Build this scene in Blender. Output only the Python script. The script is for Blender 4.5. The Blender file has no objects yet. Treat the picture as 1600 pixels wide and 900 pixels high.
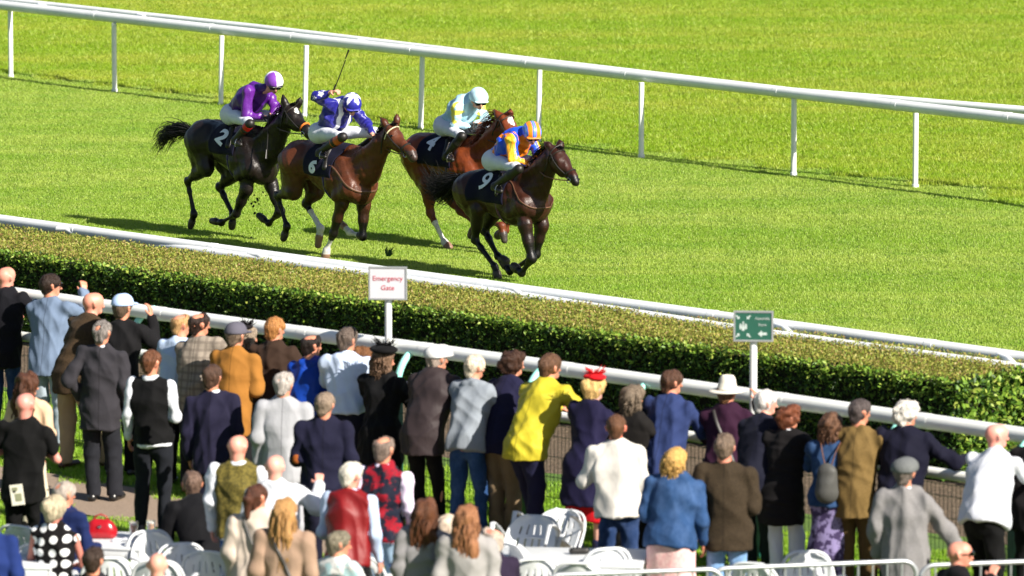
import bpy, bmesh, math, random
import numpy as np
from mathutils import Vector, Matrix
from mathutils.bvhtree import BVHTree
from mathutils import noise as mnoise
random.seed(7); np.random.seed(7)
S = bpy.context.scene
COL = S.collection
R = math.radians
# ------------------------------------------------------------------ camera, sky, sun, exposure
CAMH, FPX = 11.0, 10500.0
PITCH = math.atan(1424.0 / FPX)
cd = bpy.data.cameras.new('camera'); cam = bpy.data.objects.new('camera', cd); COL.objects.link(cam)
cd.sensor_width = 36; cd.lens = 36 * FPX / 1600; cd.clip_start = 1; cd.clip_end = 6000
cam.location = (0, 0, CAMH); cam.rotation_euler = (math.pi / 2 - PITCH, 0, 0)
cd.dof.use_dof = True; cd.dof.focus_distance = 83.5; cd.dof.aperture_fstop = 2.9
S.camera = cam
SUN_AZ = R(133.2)      # clockwise from +Y
SUN_EL = R(35.0)
w = bpy.data.worlds.new('World'); S.world = w; w.use_nodes = True
nt = w.node_tree
sky = nt.nodes.new('ShaderNodeTexSky'); sky.sky_type = 'NISHITA'; sky.sun_disc = False
sky.sun_elevation = SUN_EL; sky.sun_rotation = SUN_AZ
nt.links.new(sky.outputs[0], nt.nodes['Background'].inputs[0]); nt.nodes['Background'].inputs[1].default_value = 0.05
sd = bpy.data.lights.new('sun', 'SUN'); sd.energy = 5.0; sd.angle = R(0.53); sd.color = (1.0, 0.93, 0.82)
sun = bpy.data.objects.new('sun', sd); COL.objects.link(sun)
sv = Vector((math.sin(SUN_AZ) * math.cos(SUN_EL), math.cos(SUN_AZ) * math.cos(SUN_EL), math.sin(SUN_EL)))
sun.rotation_euler = sv.to_track_quat('Z', 'Y').to_euler()
S.view_settings.view_transform = 'Standard'; S.view_settings.look = 'None'
S.view_settings.exposure = 1.05; S.view_settings.gamma = 1
S.cycles.max_bounces = 6; S.cycles.diffuse_bounces = 3; S.cycles.transparent_max_bounces = 6
# ------------------------------------------------------------------ where things stand on the ground
def ray(px, py):
    u = (px - 800) / FPX; v = (450 - py) / FPX
    return np.array([u, math.cos(PITCH) + v * math.sin(PITCH), -math.sin(PITCH) + v * math.cos(PITCH)])
def at(px, py, z=0.0):
    d = ray(px, py); t = (z - CAMH) / d[2]
    return np.array([d[0] * t, d[1] * t, z])
def nrm(v):
    v = np.asarray(v, float); return v / (np.linalg.norm(v) + 1e-12)
def V(*a): return np.array(a, float)
RAIL = nrm(V(0.704, -0.711, 0)); AWAY = nrm(V(0.711, 0.704, 0))
# ------------------------------------------------------------------ objects
def link(o, parent=None):
    COL.objects.link(o)
    if parent is not None: o.parent = parent
    return o
def tag(o, label=None, cat=None, group=None, kind=None):
    for k, v in (('label', label), ('category', cat), ('group', group), ('kind', kind)):
        if v: o[k] = v
    return o
def empty(name, loc=(0, 0, 0), rz=0.0, label=None, cat=None, group=None):
    o = bpy.data.objects.new(name, None); o.location = loc; o.rotation_euler = (0, 0, rz); o.empty_display_size = .1
    link(o); return tag(o, label, cat, group)
def mesh_obj(name, vs, fs, mat, parent=None, smooth=True, cols=None):
    me = bpy.data.meshes.new(name)
    me.from_pydata([tuple(map(float, v)) for v in vs], [], [tuple(map(int, f)) for f in fs]); me.update()
    if smooth: me.shade_smooth()
    if cols is not None:
        ca = me.color_attributes.new('Col', 'FLOAT_COLOR', 'POINT')
        c = np.ones((len(vs), 4), np.float32); c[:, :3] = cols; ca.data.foreach_set('color', c.ravel())
    if mat is not None:
        for m in (mat if isinstance(mat, (list, tuple)) else [mat]): me.materials.append(m)
    return link(bpy.data.objects.new(name, me), parent)
class MB:
    """collects boxes, tubes and sheets into one mesh"""
    def __init__(s): s.v = []; s.f = []
    def add(s, vs, fs):
        n = len(s.v); s.v += [tuple(map(float, v)) for v in vs]; s.f += [tuple(int(i) + n for i in f) for f in fs]
    def box(s, c, size, rot=None, bev=0.0):
        bm = bmesh.new(); bmesh.ops.create_cube(bm, size=1)
        for v in bm.verts: v.co = Vector((v.co.x * size[0], v.co.y * size[1], v.co.z * size[2]))
        if bev: bmesh.ops.bevel(bm, geom=bm.edges[:], offset=bev, segments=2, affect='EDGES', profile=.6)
        M = rot if rot is not None else Matrix.Identity(3)
        bm.verts.index_update()
        s.add([tuple((M @ v.co) + Vector(c)) for v in bm.verts], [[v.index for v in f.verts] for f in bm.faces]); bm.free()
    def tube(s, pts, r, n=10, cap=True, flat=None):
        pts = [np.asarray(p, float) for p in pts]; m = len(pts)
        rr = r if hasattr(r, '__len__') else [r] * m
        up = V(0, 0, 1); rings = []; t0 = nrm(pts[1] - pts[0])
        if abs(t0[2]) > .9: up = V(1, 0, 0)
        for i, p in enumerate(pts):
            t = nrm(pts[min(i + 1, m - 1)] - pts[max(i - 1, 0)])
            a = nrm(np.cross(t, up)); up = nrm(np.cross(a, t)); b = up
            fl = 1.0 if flat is None else flat
            rings.append([p + rr[i] * (math.cos(2 * math.pi * k / n) * a + fl * math.sin(2 * math.pi * k / n) * b) for k in range(n)])
        vs = [q for g in rings for q in g]; fs = []
        for i in range(m - 1):
            for k in range(n):
                fs.append((i * n + k, i * n + (k + 1) % n, (i + 1) * n + (k + 1) % n, (i + 1) * n + k))
        if cap: fs.append(tuple(range(n))[::-1]); fs.append(tuple((m - 1) * n + k for k in range(n)))
        s.add(vs, fs)
    def build(s, name, mat, parent=None, smooth=True):
        o = mesh_obj(name, s.v, s.f, mat, parent, smooth)
        if smooth:
            try: o.data.set_sharp_from_angle(angle=R(50))
            except Exception: pass
        return o
# ------------------------------------------------------------------ materials
MATS = {}
def hexc(h):
    h = h.lstrip('#'); c = [int(h[i:i + 2], 16) / 255 for i in (0, 2, 4)]
    return tuple(x / 12.92 if x < .04045 else ((x + .055) / 1.055) ** 2.4 for x in c)
class NT:
    def __init__(s, m): s.t = m.node_tree; s.b = s.t.nodes['Principled BSDF']
    def n(s, typ, **kw):
        o = s.t.nodes.new(typ)
        for k, v in kw.items():
            if k.startswith('i_'):
                key = k[2:]; key = int(key) if key.isdigit() else key
                o.inputs[key].default_value = v
            else: setattr(o, k, v)
        return o
    def l(s, a, b): s.t.links.new(a, b)
    def coord(s, scale=(1, 1, 1), which='Object', rot=(0, 0, 0)):
        tc = s.n('ShaderNodeTexCoord'); mp = s.n('ShaderNodeMapping'); mp.inputs['Scale'].default_value = scale
        mp.inputs['Rotation'].default_value = rot
        s.l(tc.outputs[which], mp.inputs[0]); return mp.outputs[0]
    def noise(s, vec, scale, detail=3, rough=.5):
        n = s.n('ShaderNodeTexNoise'); n.inputs['Scale'].default_value = scale; n.inputs['Detail'].default_value = detail
        n.inputs['Roughness'].default_value = rough; s.l(vec, n.inputs['Vector']); return n.outputs['Fac']
    def ramp(s, fac, stops, interp='LINEAR'):
        r = s.n('ShaderNodeValToRGB'); r.color_ramp.interpolation = interp
        e = r.color_ramp.elements
        while len(e) < len(stops): e.new(.5)
        for k, (p, c) in enumerate(stops): e[k].position = p; e[k].color = (*c[:3], 1)
        s.l(fac, r.inputs[0]); return r.outputs[0]
    def mix(s, fac, a, b, mode='MIX'):
        m = s.n('ShaderNodeMix', data_type='RGBA', blend_type=mode)
        for val, k in ((fac, 0), (a, 6), (b, 7)):
            if hasattr(val, 'is_linked') or hasattr(val, 'links'): s.l(val, m.inputs[k])
            elif k == 0: m.inputs[0].default_value = val
            else: m.inputs[k].default_value = (*val[:3], 1)
        return m.outputs[2]
    def math(s, op, a, b=0.0):
        m = s.n('ShaderNodeMath', operation=op)
        for val, k in ((a, 0), (b, 1)):
            if hasattr(val, 'links'): s.l(val, m.inputs[k])
            else: m.inputs[k].default_value = val
        return m.outputs[0]
    def bump(s, h, st, dist=.01):
        b = s.n('ShaderNodeBump'); b.inputs['Strength'].default_value = st; b.inputs['Distance'].default_value = dist
        s.l(h, b.inputs['Height']); s.l(b.outputs[0], s.b.inputs['Normal'])
def newmat(name, rough=.6, col=(.5, .5, .5)):
    m = bpy.data.materials.new(name); m.use_nodes = True; n = NT(m)
    n.b.inputs['Roughness'].default_value = rough; n.b.inputs['Base Color'].default_value = (*col[:3], 1)
    return m, n
def paint(name, col, rough=.4, var=.06, scale=6, metal=0, bump=0.0):
    key = ('paint', name)
    if key in MATS: return MATS[key]
    m, n = newmat(name, rough); c = n.coord()
    f = n.noise(c, scale, 5, .6)
    d = tuple(x * (1 - 2 * var) for x in col); e = tuple(min(1, x * (1 + var)) for x in col)
    n.l(n.ramp(f, [(.3, d), (.7, e)]), n.b.inputs['Base Color']); n.b.inputs['Metallic'].default_value = metal
    if bump: n.bump(n.noise(c, scale * 12, 3), bump, .004)
    MATS[key] = m; return m
def fabric(col, kind='plain', col2=None, sc=1.0, rough=.85):
    if isinstance(col, str): col = hexc(col)
    if isinstance(col2, str): col2 = hexc(col2)
    if max(col) < .06: col = tuple(x * .7 for x in col)
    key = (tuple(round(x, 4) for x in col), kind, col2, sc, rough)
    if key in MATS: return MATS[key]
    m, n = newmat('cloth_' + kind, rough); c = n.coord()
    lo = tuple(x * .90 for x in col); hi = tuple(min(1, x * 1.06) for x in col)
    big = n.noise(c, 5 * sc, 4, .6); base = n.ramp(big, [(.3, lo), (.7, hi)])
    bh = n.noise(n.coord((1, 1, .55)), 22, 4, .6)
    if kind == 'tweed':
        f = n.noise(c, 130, 2, .7); base = n.mix(n.ramp(f, [(.38, (0, 0, 0)), (.62, (1, 1, 1))]), base, col2 or tuple(x * 1.9 + .01 for x in col))
    elif kind == 'check':
        cc = col2 or tuple(x * .5 for x in col)
        for ax in ((1, 0, 0), (0, 0, 1)):
            wv = n.n('ShaderNodeTexWave', wave_type='BANDS', bands_direction='X' if ax[0] else 'Z'); wv.inputs['Scale'].default_value = 4.2 * sc
            n.l(c, wv.inputs['Vector']); base = n.mix(n.ramp(wv.outputs['Fac'], [(.62, (0, 0, 0)), (.8, (.6, .6, .6))]), base, cc)
        f = n.noise(c, 150, 2, .7); base = n.mix(n.math('MULTIPLY', f, .4), base, tuple(x * 1.5 for x in col))
    elif kind == 'dots':
        vo = n.n('ShaderNodeTexVoronoi', feature='F1'); vo.voronoi_dimensions = '2D'; vo.inputs['Scale'].default_value = 9.5 * sc; vo.inputs['Randomness'].default_value = .35
        cd_ = n.coord((1, 1, 1), 'Object', (R(90), 0, 0)); n.l(cd_, vo.inputs['Vector'])
        base = n.mix(n.ramp(vo.outputs['Distance'], [(.31, (1, 1, 1)), (.35, (0, 0, 0))]), base, col2)
    elif kind == 'floral':
        f = n.noise(c, 11 * sc, 3, .6); base = n.mix(n.ramp(f, [(.49, (0, 0, 0)), (.54, (1, 1, 1))]), base, col2)
        f2 = n.noise(c, 30 * sc, 2, .6); base = n.mix(n.ramp(f2, [(.6, (0, 0, 0)), (.66, (.7, .7, .7))]), base, tuple(min(1, x * .4 + .02) for x in col))
    elif kind == 'stripe':
        wv = n.n('ShaderNodeTexWave', wave_type='BANDS', bands_direction='X'); wv.inputs['Scale'].default_value = 8 * sc
        n.l(c, wv.inputs['Vector']); base = n.mix(n.ramp(wv.outputs['Fac'], [(.6, (0, 0, 0)), (.7, (1, 1, 1))]), base, col2)
    elif kind == 'denim':
        f = n.noise(n.coord((1, 1, .6)), 7, 4, .7); base = n.mix(n.ramp(f, [(.45, (0, 0, 0)), (.72, (.55, .55, .55))]), base, tuple(min(1, x * 1.9 + .04) for x in col))
    elif kind == 'brocade':
        f = n.noise(c, 45, 3, .7); base = n.mix(n.ramp(f, [(.45, (0, 0, 0)), (.55, (1, 1, 1))]), base, col2)
    n.l(base, n.b.inputs['Base Color'])
    n.b.inputs['Sheen Weight'].default_value = .02 if kind != 'satin' else 0
    if kind == 'satin': n.b.inputs['Roughness'].default_value = .52
    n.b.inputs['Specular IOR Level'].default_value = .18 if kind != 'satin' else .35
    n.bump(bh, .3, .015)
    MATS[key] = m; return m
def seamed(m):
    key = ('seam', m.name)
    if key in MATS: return MATS[key]
    c_ = m.copy(); n = NT(c_); src = n.b.inputs['Base Color'].links[0].from_socket
    sp = n.n('ShaderNodeSeparateXYZ'); n.l(n.coord(), sp.inputs[0]); ax = n.math('ABSOLUTE', sp.outputs[0])
    line = n.ramp(n.math('MULTIPLY', ax, 40.0), [(.08, (.5, .5, .5)), (.24, (1, 1, 1))])
    n.l(n.mix(1.0, src, line, 'MULTIPLY'), n.b.inputs['Base Color']); MATS[key] = c_; return c_
def skin(col='#c98a72', red=.5):
    key = ('skin', col)
    if key in MATS: return MATS[key]
    m, n = newmat('skin', .5); c = n.coord(); a = hexc(col)
    n.l(n.ramp(n.noise(c, 9, 4, .6), [(.3, (a[0] * .95, a[1] * .78, a[2] * .72)), (.7, a)]), n.b.inputs['Base Color'])
    n.b.inputs['Subsurface Weight'].default_value = .0
    n.bump(n.noise(c, 60, 2), .15, .005); MATS[key] = m; return m
def hairm(col):
    key = ('hair', col)
    if key in MATS: return MATS[key]
    m, n = newmat('hair', .48); a = hexc(col)
    f = n.noise(n.coord((9, 9, 1.1)), 9, 4, .65)
    n.l(n.ramp(f, [(.3, tuple(x * .5 for x in a)), (.5, a), (.72, tuple(min(1, x * 1.5 + .01) for x in a))]), n.b.inputs['Base Color'])
    n.bump(f, .9, .02); n.b.inputs['Specular IOR Level'].default_value = .3; MATS[key] = m; return m
def vcol(name='silk', rough=.4, coat=0.0, bumpS=.3, bscale=30, var=.15, sheen=0.0):
    key = ('vcol', name)
    if key in MATS: return MATS[key]
    m, n = newmat(name, rough); a = n.n('ShaderNodeVertexColor'); a.layer_name = 'Col'; c = n.coord()
    f = n.noise(c, 12, 4, .6)
    n.l(n.mix(1.0, a.outputs[0], n.ramp(f, [(.25, (1 - var,) * 3), (.75, (1 + var,) * 3)]), 'MULTIPLY'), n.b.inputs['Base Color'])
    n.b.inputs['Coat Weight'].default_value = coat; n.b.inputs['Coat Roughness'].default_value = .3
    n.b.inputs['Sheen Weight'].default_value = sheen
    n.bump(n.noise(c, bscale, 4, .6), bumpS, .012); MATS[key] = m; return m
# ------------------------------------------------------------------ organic surfaces: blended tapered volumes -> quad mesh
class Pr:
    __slots__ = ('a', 'b', 'ra', 'rb', 't', 'u', 'k')
    def __init__(s, a, b, ra, rb=None, t='', u=None, k=1.0):
        s.a = np.asarray(a, float); s.b = np.asarray(b, float); s.ra = ra; s.rb = ra if rb is None else rb; s.t = t
        s.u = None if u is None else nrm(u); s.k = k
def pdist(p, q):
    a, b, x = p.a, p.b, q
    if p.u is not None:
        u = p.u; k = p.k - 1
        x = q + (k * (q @ u.astype(q.dtype)))[..., None] * u.astype(q.dtype); a = a + k * (a @ u) * u; b = b + k * (b @ u) * u
    ba = b - a; L = ba @ ba
    pa = x - a.astype(q.dtype)
    if L < 1e-9: return np.sqrt((pa * pa).sum(-1)) - p.ra
    h = np.clip((pa @ ba.astype(q.dtype)) / L, 0, 1)
    d = pa - h[..., None] * ba.astype(q.dtype)
    return np.sqrt((d * d).sum(-1)) - (p.ra + (p.rb - p.ra) * h)
def organic(groups, h=.014, disp=None):
    """groups: list of (prims, blend, clip planes [(point, normal)], cut spheres [(c, r)])"""
    allp = [p for g in groups for p in g[0]]
    lo = np.min([np.minimum(p.a - p.ra, p.b - p.rb) for p in allp], 0) - 2.5 * h
    hi = np.max([np.maximum(p.a + p.ra, p.b + p.rb) for p in allp], 0) + 2.5 * h
    n = np.ceil((hi - lo) / h).astype(int) + 1
    ax = [(lo[i] + h * np.arange(n[i])).astype(np.float32) for i in range(3)]
    tot = np.full(n, 9.0, np.float32)
    for g in groups:
        prims, k = g[0], g[1]; A = np.full(n, 9.0, np.float32); mg = max(k, 3 * h)
        for p in prims:
            l = np.minimum(p.a - p.ra, p.b - p.rb) - mg; u = np.maximum(p.a + p.ra, p.b + p.rb) + mg
            i0 = np.clip(((l - lo) / h).astype(int), 0, n - 1); i1 = np.clip(((u - lo) / h).astype(int) + 2, 1, n)
            sl = tuple(slice(i0[i], i1[i]) for i in range(3))
            q = np.stack(np.meshgrid(*[ax[i][sl[i]] for i in range(3)], indexing='ij'), -1)
            d = pdist(p, q); s = A[sl]; m = np.minimum(s, d); hh = np.maximum(k - np.abs(s - d), 0) / k
            A[sl] = m - hh * hh * k * .25
        if (len(g) > 2 and g[2]) or (len(g) > 3 and g[3]):
            q = np.stack(np.meshgrid(*ax, indexing='ij'), -1)
            for pt, nn in (g[2] or []):
                nn = nrm(nn); A = np.maximum(A, (q @ nn.astype(np.float32)) - np.float32(np.dot(pt, nn)))
            for c, r in (g[3] if len(g) > 3 else []):
                A = np.maximum(A, r - np.sqrt(((q - np.asarray(c, np.float32)) ** 2).sum(-1)))
        m = np.minimum(tot, A); kk = .012; hh = np.maximum(kk - np.abs(tot - A), 0) / kk
        tot = m - hh * hh * kk * .25
    ins = tot < 0
    nx, ny, nz = n
    cs = np.zeros((nx - 1, ny - 1, nz - 1), np.int8)
    for dx in (0, 1):
        for dy in (0, 1):
            for dz in (0, 1): cs += ins[dx:nx - 1 + dx, dy:ny - 1 + dy, dz:nz - 1 + dz]
    act = np.argwhere((cs > 0) & (cs < 8))
    idx = np.full(cs.shape, -1, np.int32); idx[act[:, 0], act[:, 1], act[:, 2]] = np.arange(len(act))
    acc = np.zeros((len(act), 3)); cnt = np.zeros(len(act))
    cor = [(a, b, c) for a in (0, 1) for b in (0, 1) for c in (0, 1)]
    vals = {c: tot[act[:, 0] + c[0], act[:, 1] + c[1], act[:, 2] + c[2]] for c in cor}
    for c in cor:
        for axx in range(3):
            if c[axx] == 0:
                e = list(c); e[axx] = 1; e = tuple(e)
                va, vb = vals[c], vals[e]; m = (va < 0) != (vb < 0)
                t = np.where(m, va / np.where(m, va - vb, 1), 0)
                pos = np.tile(np.array(c, float), (len(act), 1)); pos[:, axx] += t
                acc[m] += pos[m]; cnt[m] += 1
    verts = lo + h * (act + acc / cnt[:, None])
    quads = []
    for axx in range(3):
        o = [0, 1, 2]; o.remove(axx); b, c = o
        sa = [slice(None)] * 3; sb = [slice(None)] * 3; sa[axx] = slice(0, n[axx] - 1); sb[axx] = slice(1, n[axx])
        A_, B_ = ins[tuple(sa)], ins[tuple(sb)]
        ed = np.argwhere(A_ != B_)
        ed = ed[(ed[:, b] > 0) & (ed[:, c] > 0) & (ed[:, b] < n[b] - 1) & (ed[:, c] < n[c] - 1)]
        if not len(ed): continue
        fl = A_[ed[:, 0], ed[:, 1], ed[:, 2]]
        def cell(db, dc):
            q = ed.copy(); q[:, b] += db; q[:, c] += dc
            return idx[q[:, 0], q[:, 1], q[:, 2]]
        Q = np.stack([cell(-1, -1), cell(0, -1), cell(0, 0), cell(-1, 0)], 1)
        flip = fl if axx != 1 else ~fl
        Q[~flip] = Q[~flip][:, ::-1]
        quads.append(Q)
    Q = np.concatenate(quads); Q = Q[(Q >= 0).all(1)]
    # light smoothing
    nb = np.zeros_like(verts); ct = np.zeros(len(verts))
    for a, b in ((0, 1), (1, 2), (2, 3), (3, 0)):
        np.add.at(nb, Q[:, a], verts[Q[:, b]]); np.add.at(nb, Q[:, b], verts[Q[:, a]]); np.add.at(ct, Q[:, a], 1); np.add.at(ct, Q[:, b], 1)
    verts = verts * .55 + .45 * nb / np.maximum(ct, 1)[:, None]
    if disp is not None:
        nn = np.zeros_like(verts)
        fn = np.cross(verts[Q[:, 2]] - verts[Q[:, 0]], verts[Q[:, 3]] - verts[Q[:, 1]])
        for a in range(4): np.add.at(nn, Q[:, a], fn)
        nn /= np.linalg.norm(nn, axis=1)[:, None] + 1e-12
        verts = verts + nn * disp(verts, nn)[:, None]
    return verts, Q
def org_obj(name, groups, mat, parent=None, h=.014, disp=None, colf=None):
    v, q = organic(groups, h, disp)
    cols = None
    if colf is not None:
        prims = [p for g in groups for p in g[0]]
        D = np.stack([pdist(p, v) for p in prims], 1); ii = D.argmin(1)
        tags = np.array([p.t for p in prims], object)[ii]
        cols = colf(v, tags)
    me = bpy.data.meshes.new(name); me.vertices.add(len(v)); me.vertices.foreach_set('co', v.astype(np.float32).ravel())
    me.loops.add(len(q) * 4); me.loops.foreach_set('vertex_index', q.astype(np.int32).ravel())
    me.polygons.add(len(q)); me.polygons.foreach_set('loop_start', np.arange(0, len(q) * 4, 4, dtype=np.int32))
    me.update(calc_edges=True); me.validate(); me.shade_smooth()
    if cols is not None:
        ca = me.color_attributes.new('Col', 'FLOAT_COLOR', 'POINT'); c = np.ones((len(me.vertices), 4), np.float32); c[:len(cols), :3] = cols
        ca.data.foreach_set('color', c.ravel())
    me.materials.append(mat)
    return link(bpy.data.objects.new(name, me), parent)
def wrinkle(seed, amp=.007, f=26.0, stretch=(1, 1, .6), ridged=False):
    rs = np.random.RandomState(seed)
    K = rs.randn(6, 3); K /= np.linalg.norm(K, axis=1)[:, None]; K *= (f * rs.uniform(.5, 1.5, 6))[:, None]; K *= np.array(stretch)
    ph = rs.uniform(0, 6.28, (6, 2)); K2 = rs.randn(6, 3) * 7
    def fn(v, n):
        r = 0
        for i in range(6):
            q = np.sin(v @ K[i] * (.7 if ridged else 1) + ph[i, 0] + 1.6 * np.sin(v @ K2[i] + ph[i, 1])); r = r + ((1 - 2.2 * np.abs(q)) if ridged and i < 4 else q)
        if ridged:
            for i in range(4, 6): q = np.sin((v @ (K[i] * np.array([.62, .62, .22]))) + ph[i, 0] + 1.3 * np.sin(v @ (K2[i] * .6) + ph[i, 1])); r = r + 1.5 * (1 - 2.2 * np.abs(q))
        return amp * (r / 2.2 + (1.3 if ridged else 0))
    return fn
# ------------------------------------------------------------------ ground
def sheet(name, quad, mat, z=0.0, nx=1):
    o = mesh_obj(name, [(p[0], p[1], z) for p in quad], [(0, 1, 2, 3)], mat, None, False)
    return tag(o, kind='structure')
mg, n = newmat('turf_soil', .95); c = n.coord()
f1 = n.noise(c, .35, 4, .6); f2 = n.noise(c, 18, 4, .7)
g = n.mix(n.ramp(f1, [(.35, (0, 0, 0)), (.65, (1, 1, 1))]), (.075, .15, .014), (.115, .19, .022))
n.l(n.mix(n.ramp(f2, [(.35, (.6, .6, .6)), (.65, (0, 0, 0))]), g, (.035, .08, .008)), n.b.inputs['Base Color']); n.bump(f2, .6, .05)
sheet('ground', [(-2500, -500, 0), (2500, -500, 0), (2500, 5000, 0), (-2500, 5000, 0)], mg)
def strip(p, q, w0, w1):          # a band along the rails, from perpendicular offset w0 to w1
    return [p + AWAY * w0, q + AWAY * w0, q + AWAY * w1, p + AWAY * w1]
FA, FB = at(45, 527, 1.08), at(1490, 743, 1.08); FA[2] = FB[2] = 0
FD = nrm(FB - FA); FL = np.linalg.norm(FB - FA)
def fence_pt(px):                 # ground point on the fence line under picture column px
    d = ray(px, 700); t = np.cross(FD[:2], FA[:2]) / np.cross(FD[:2], d[:2]); return V(d[0] * t, d[1] * t, 0)
mp, n = newmat('gravel_path', .95); c = n.coord(); f = n.noise(c, 60, 4, .7)
n.l(n.ramp(f, [(.3, (.16, .115, .08)), (.7, (.33, .25, .19))]), n.b.inputs['Base Color']); n.bump(f, .5, .02)
p0, p1 = FA - FD * 15, FB + FD * 12
sheet('path', strip(p0, p1, -2.75, -1.35), mp, .012)
ms, n = newmat('soil', .95); c = n.coord(); f = n.noise(c, 22, 5, .75); f2 = n.noise(c, 4, 3)
n.l(n.ramp(f, [(.3, (.05, .032, .02)), (.52, (.17, .12, .075)), (.75, (.36, .28, .19))]), n.b.inputs['Base Color']); n.bump(f, 1.0, .08)
bm_ = []
HN = at(1470, 590.5, 1.1); HN[2] = 0            # foot of the hedge's near right corner
hoff = float(np.dot(HN - FA, AWAY))
G_ = 90
vs = []; fs = []
L0 = -14.0; L1 = 22.0
for i in range(G_ + 1):
    for j in range(13):
        q = FA + FD * (L0 + (L1 - L0) * i / G_) + AWAY * (hoff - 2.6 + 4.6 * j / 12)
        e = min(j, 12 - j) / 2.0
        vs.append((q[0], q[1], -.03 + .07 * min(1, e) + .05 * mnoise.noise((q[0] * 2.5, q[1] * 2.5, 0)) * min(1, e)))
for i in range(G_):
    for j in range(12): fs.append((i * 13 + j, (i + 1) * 13 + j, (i + 1) * 13 + j + 1, i * 13 + j + 1))
tag(mesh_obj('soil_bed', vs, fs, ms), kind='structure')
# ------------------------------------------------------------------ grass blades (uncountable)
def grass_mat(name, a, b, cc, dry, edge=None):
    m = bpy.data.materials.new(name); m.use_nodes = True; n = NT(m); t = m.node_tree
    geo = n.n('ShaderNodeNewGeometry'); c = n.coord((1, 1, 1), 'Object'); pos = geo.outputs['Position']
    mp = n.n('ShaderNodeMapping'); mp.inputs['Rotation'].default_value = (0, 0, R(45)); mp.inputs['Scale'].default_value = (.10, .55, 1); n.l(pos, mp.inputs[0])
    f1 = n.noise(mp.outputs[0], 1.0, 4, .65); f2 = n.noise(pos, 1.5, 3, .6)
    base = n.mix(n.ramp(f1, [(.40, (0, 0, 0)), (.60, (1, 1, 1))]), a, b)
    base = n.mix(n.ramp(f2, [(.45, (0, 0, 0)), (.75, (.8, .8, .8))]), base, cc)
    base = n.mix(n.ramp(geo.outputs['Random Per Island'], [(.80, (0, 0, 0)), (.98, (.8, .8, .8))]), base, dry)
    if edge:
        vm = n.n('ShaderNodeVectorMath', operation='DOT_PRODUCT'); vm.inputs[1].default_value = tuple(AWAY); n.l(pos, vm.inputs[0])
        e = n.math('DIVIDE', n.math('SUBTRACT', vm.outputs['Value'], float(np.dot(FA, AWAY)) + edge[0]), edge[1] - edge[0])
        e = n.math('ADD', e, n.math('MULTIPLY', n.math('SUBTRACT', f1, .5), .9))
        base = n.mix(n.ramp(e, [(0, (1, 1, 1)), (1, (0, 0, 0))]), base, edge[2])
    f3 = n.noise(pos, 3.2, 2, .5); base = n.mix(n.ramp(f3, [(.66, (0, 0, 0)), (.74, (.55, .55, .55))]), base, tuple(x * .45 for x in cc))
    rr = n.ramp(geo.outputs['Random Per Island'], [(0, (.84, .84, .84)), (.8, (1.08, 1.08, 1.08)), (1, (1, 1, 1))])
    base = n.mix(1.0, base, rr, 'MULTIPLY')
    di = n.n('ShaderNodeBsdfDiffuse'); tr = n.n('ShaderNodeBsdfTranslucent'); gl = n.n('ShaderNodeBsdfGlossy'); gl.inputs['Roughness'].default_value = .45
    n.l(base, di.inputs[0]); n.l(base, tr.inputs[0]); gl.inputs[0].default_value = (.9, .95, .7, 1)
    a1 = n.n('ShaderNodeMixShader'); a1.inputs[0].default_value = .35; n.l(di.outputs[0], a1.inputs[1]); n.l(tr.outputs[0], a1.inputs[2])
    a2 = n.n('ShaderNodeMixShader'); a2.inputs[0].default_value = .035; n.l(a1.outputs[0], a2.inputs[1]); n.l(gl.outputs[0], a2.inputs[2])
    n.l(a2.outputs[0], t.nodes['Material Output'].inputs['Surface']); return m
def blade_patch(name, nb, hmin, hmax, wd, mat, seed, lean=.5, tuft=0.0):
    rs = np.random.RandomState(seed); vs = []; fs = []
    ctr = rs.uniform(-.55, .55, (60, 2))
    for i in range(nb):
        if tuft and rs.rand() < tuft: x, y = ctr[rs.randint(60)] + rs.randn(2) * .035
        else: x, y = rs.uniform(-.55, .55, 2)
        a = rs.uniform(0, 6.28); h = rs.uniform(hmin, hmax) * (1.25 if rs.rand() < .06 else 1); l = rs.uniform(.1, lean) * h; b = rs.uniform(0, 6.28)
        dx, dy = math.cos(a) * wd * .5, math.sin(a) * wd * .5; lx, ly = math.cos(b) * l, math.sin(b) * l
        k = len(vs); vs += [(x - dx, y - dy, -.01), (x + dx, y + dy, -.01), (x + lx * .4 + dx * .8, y + ly * .4 + dy * .8, h * .6), (x + lx * .4 - dx * .8, y + ly * .4 - dy * .8, h * .6), (x + lx, y + ly, h)]
        fs += [(k, k + 1, k + 2, k + 3), (k + 3, k + 2, k + 4)]
    me = bpy.data.meshes.new(name); me.from_pydata(vs, [], fs); me.materials.append(mat); me.update()
    return me
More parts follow.
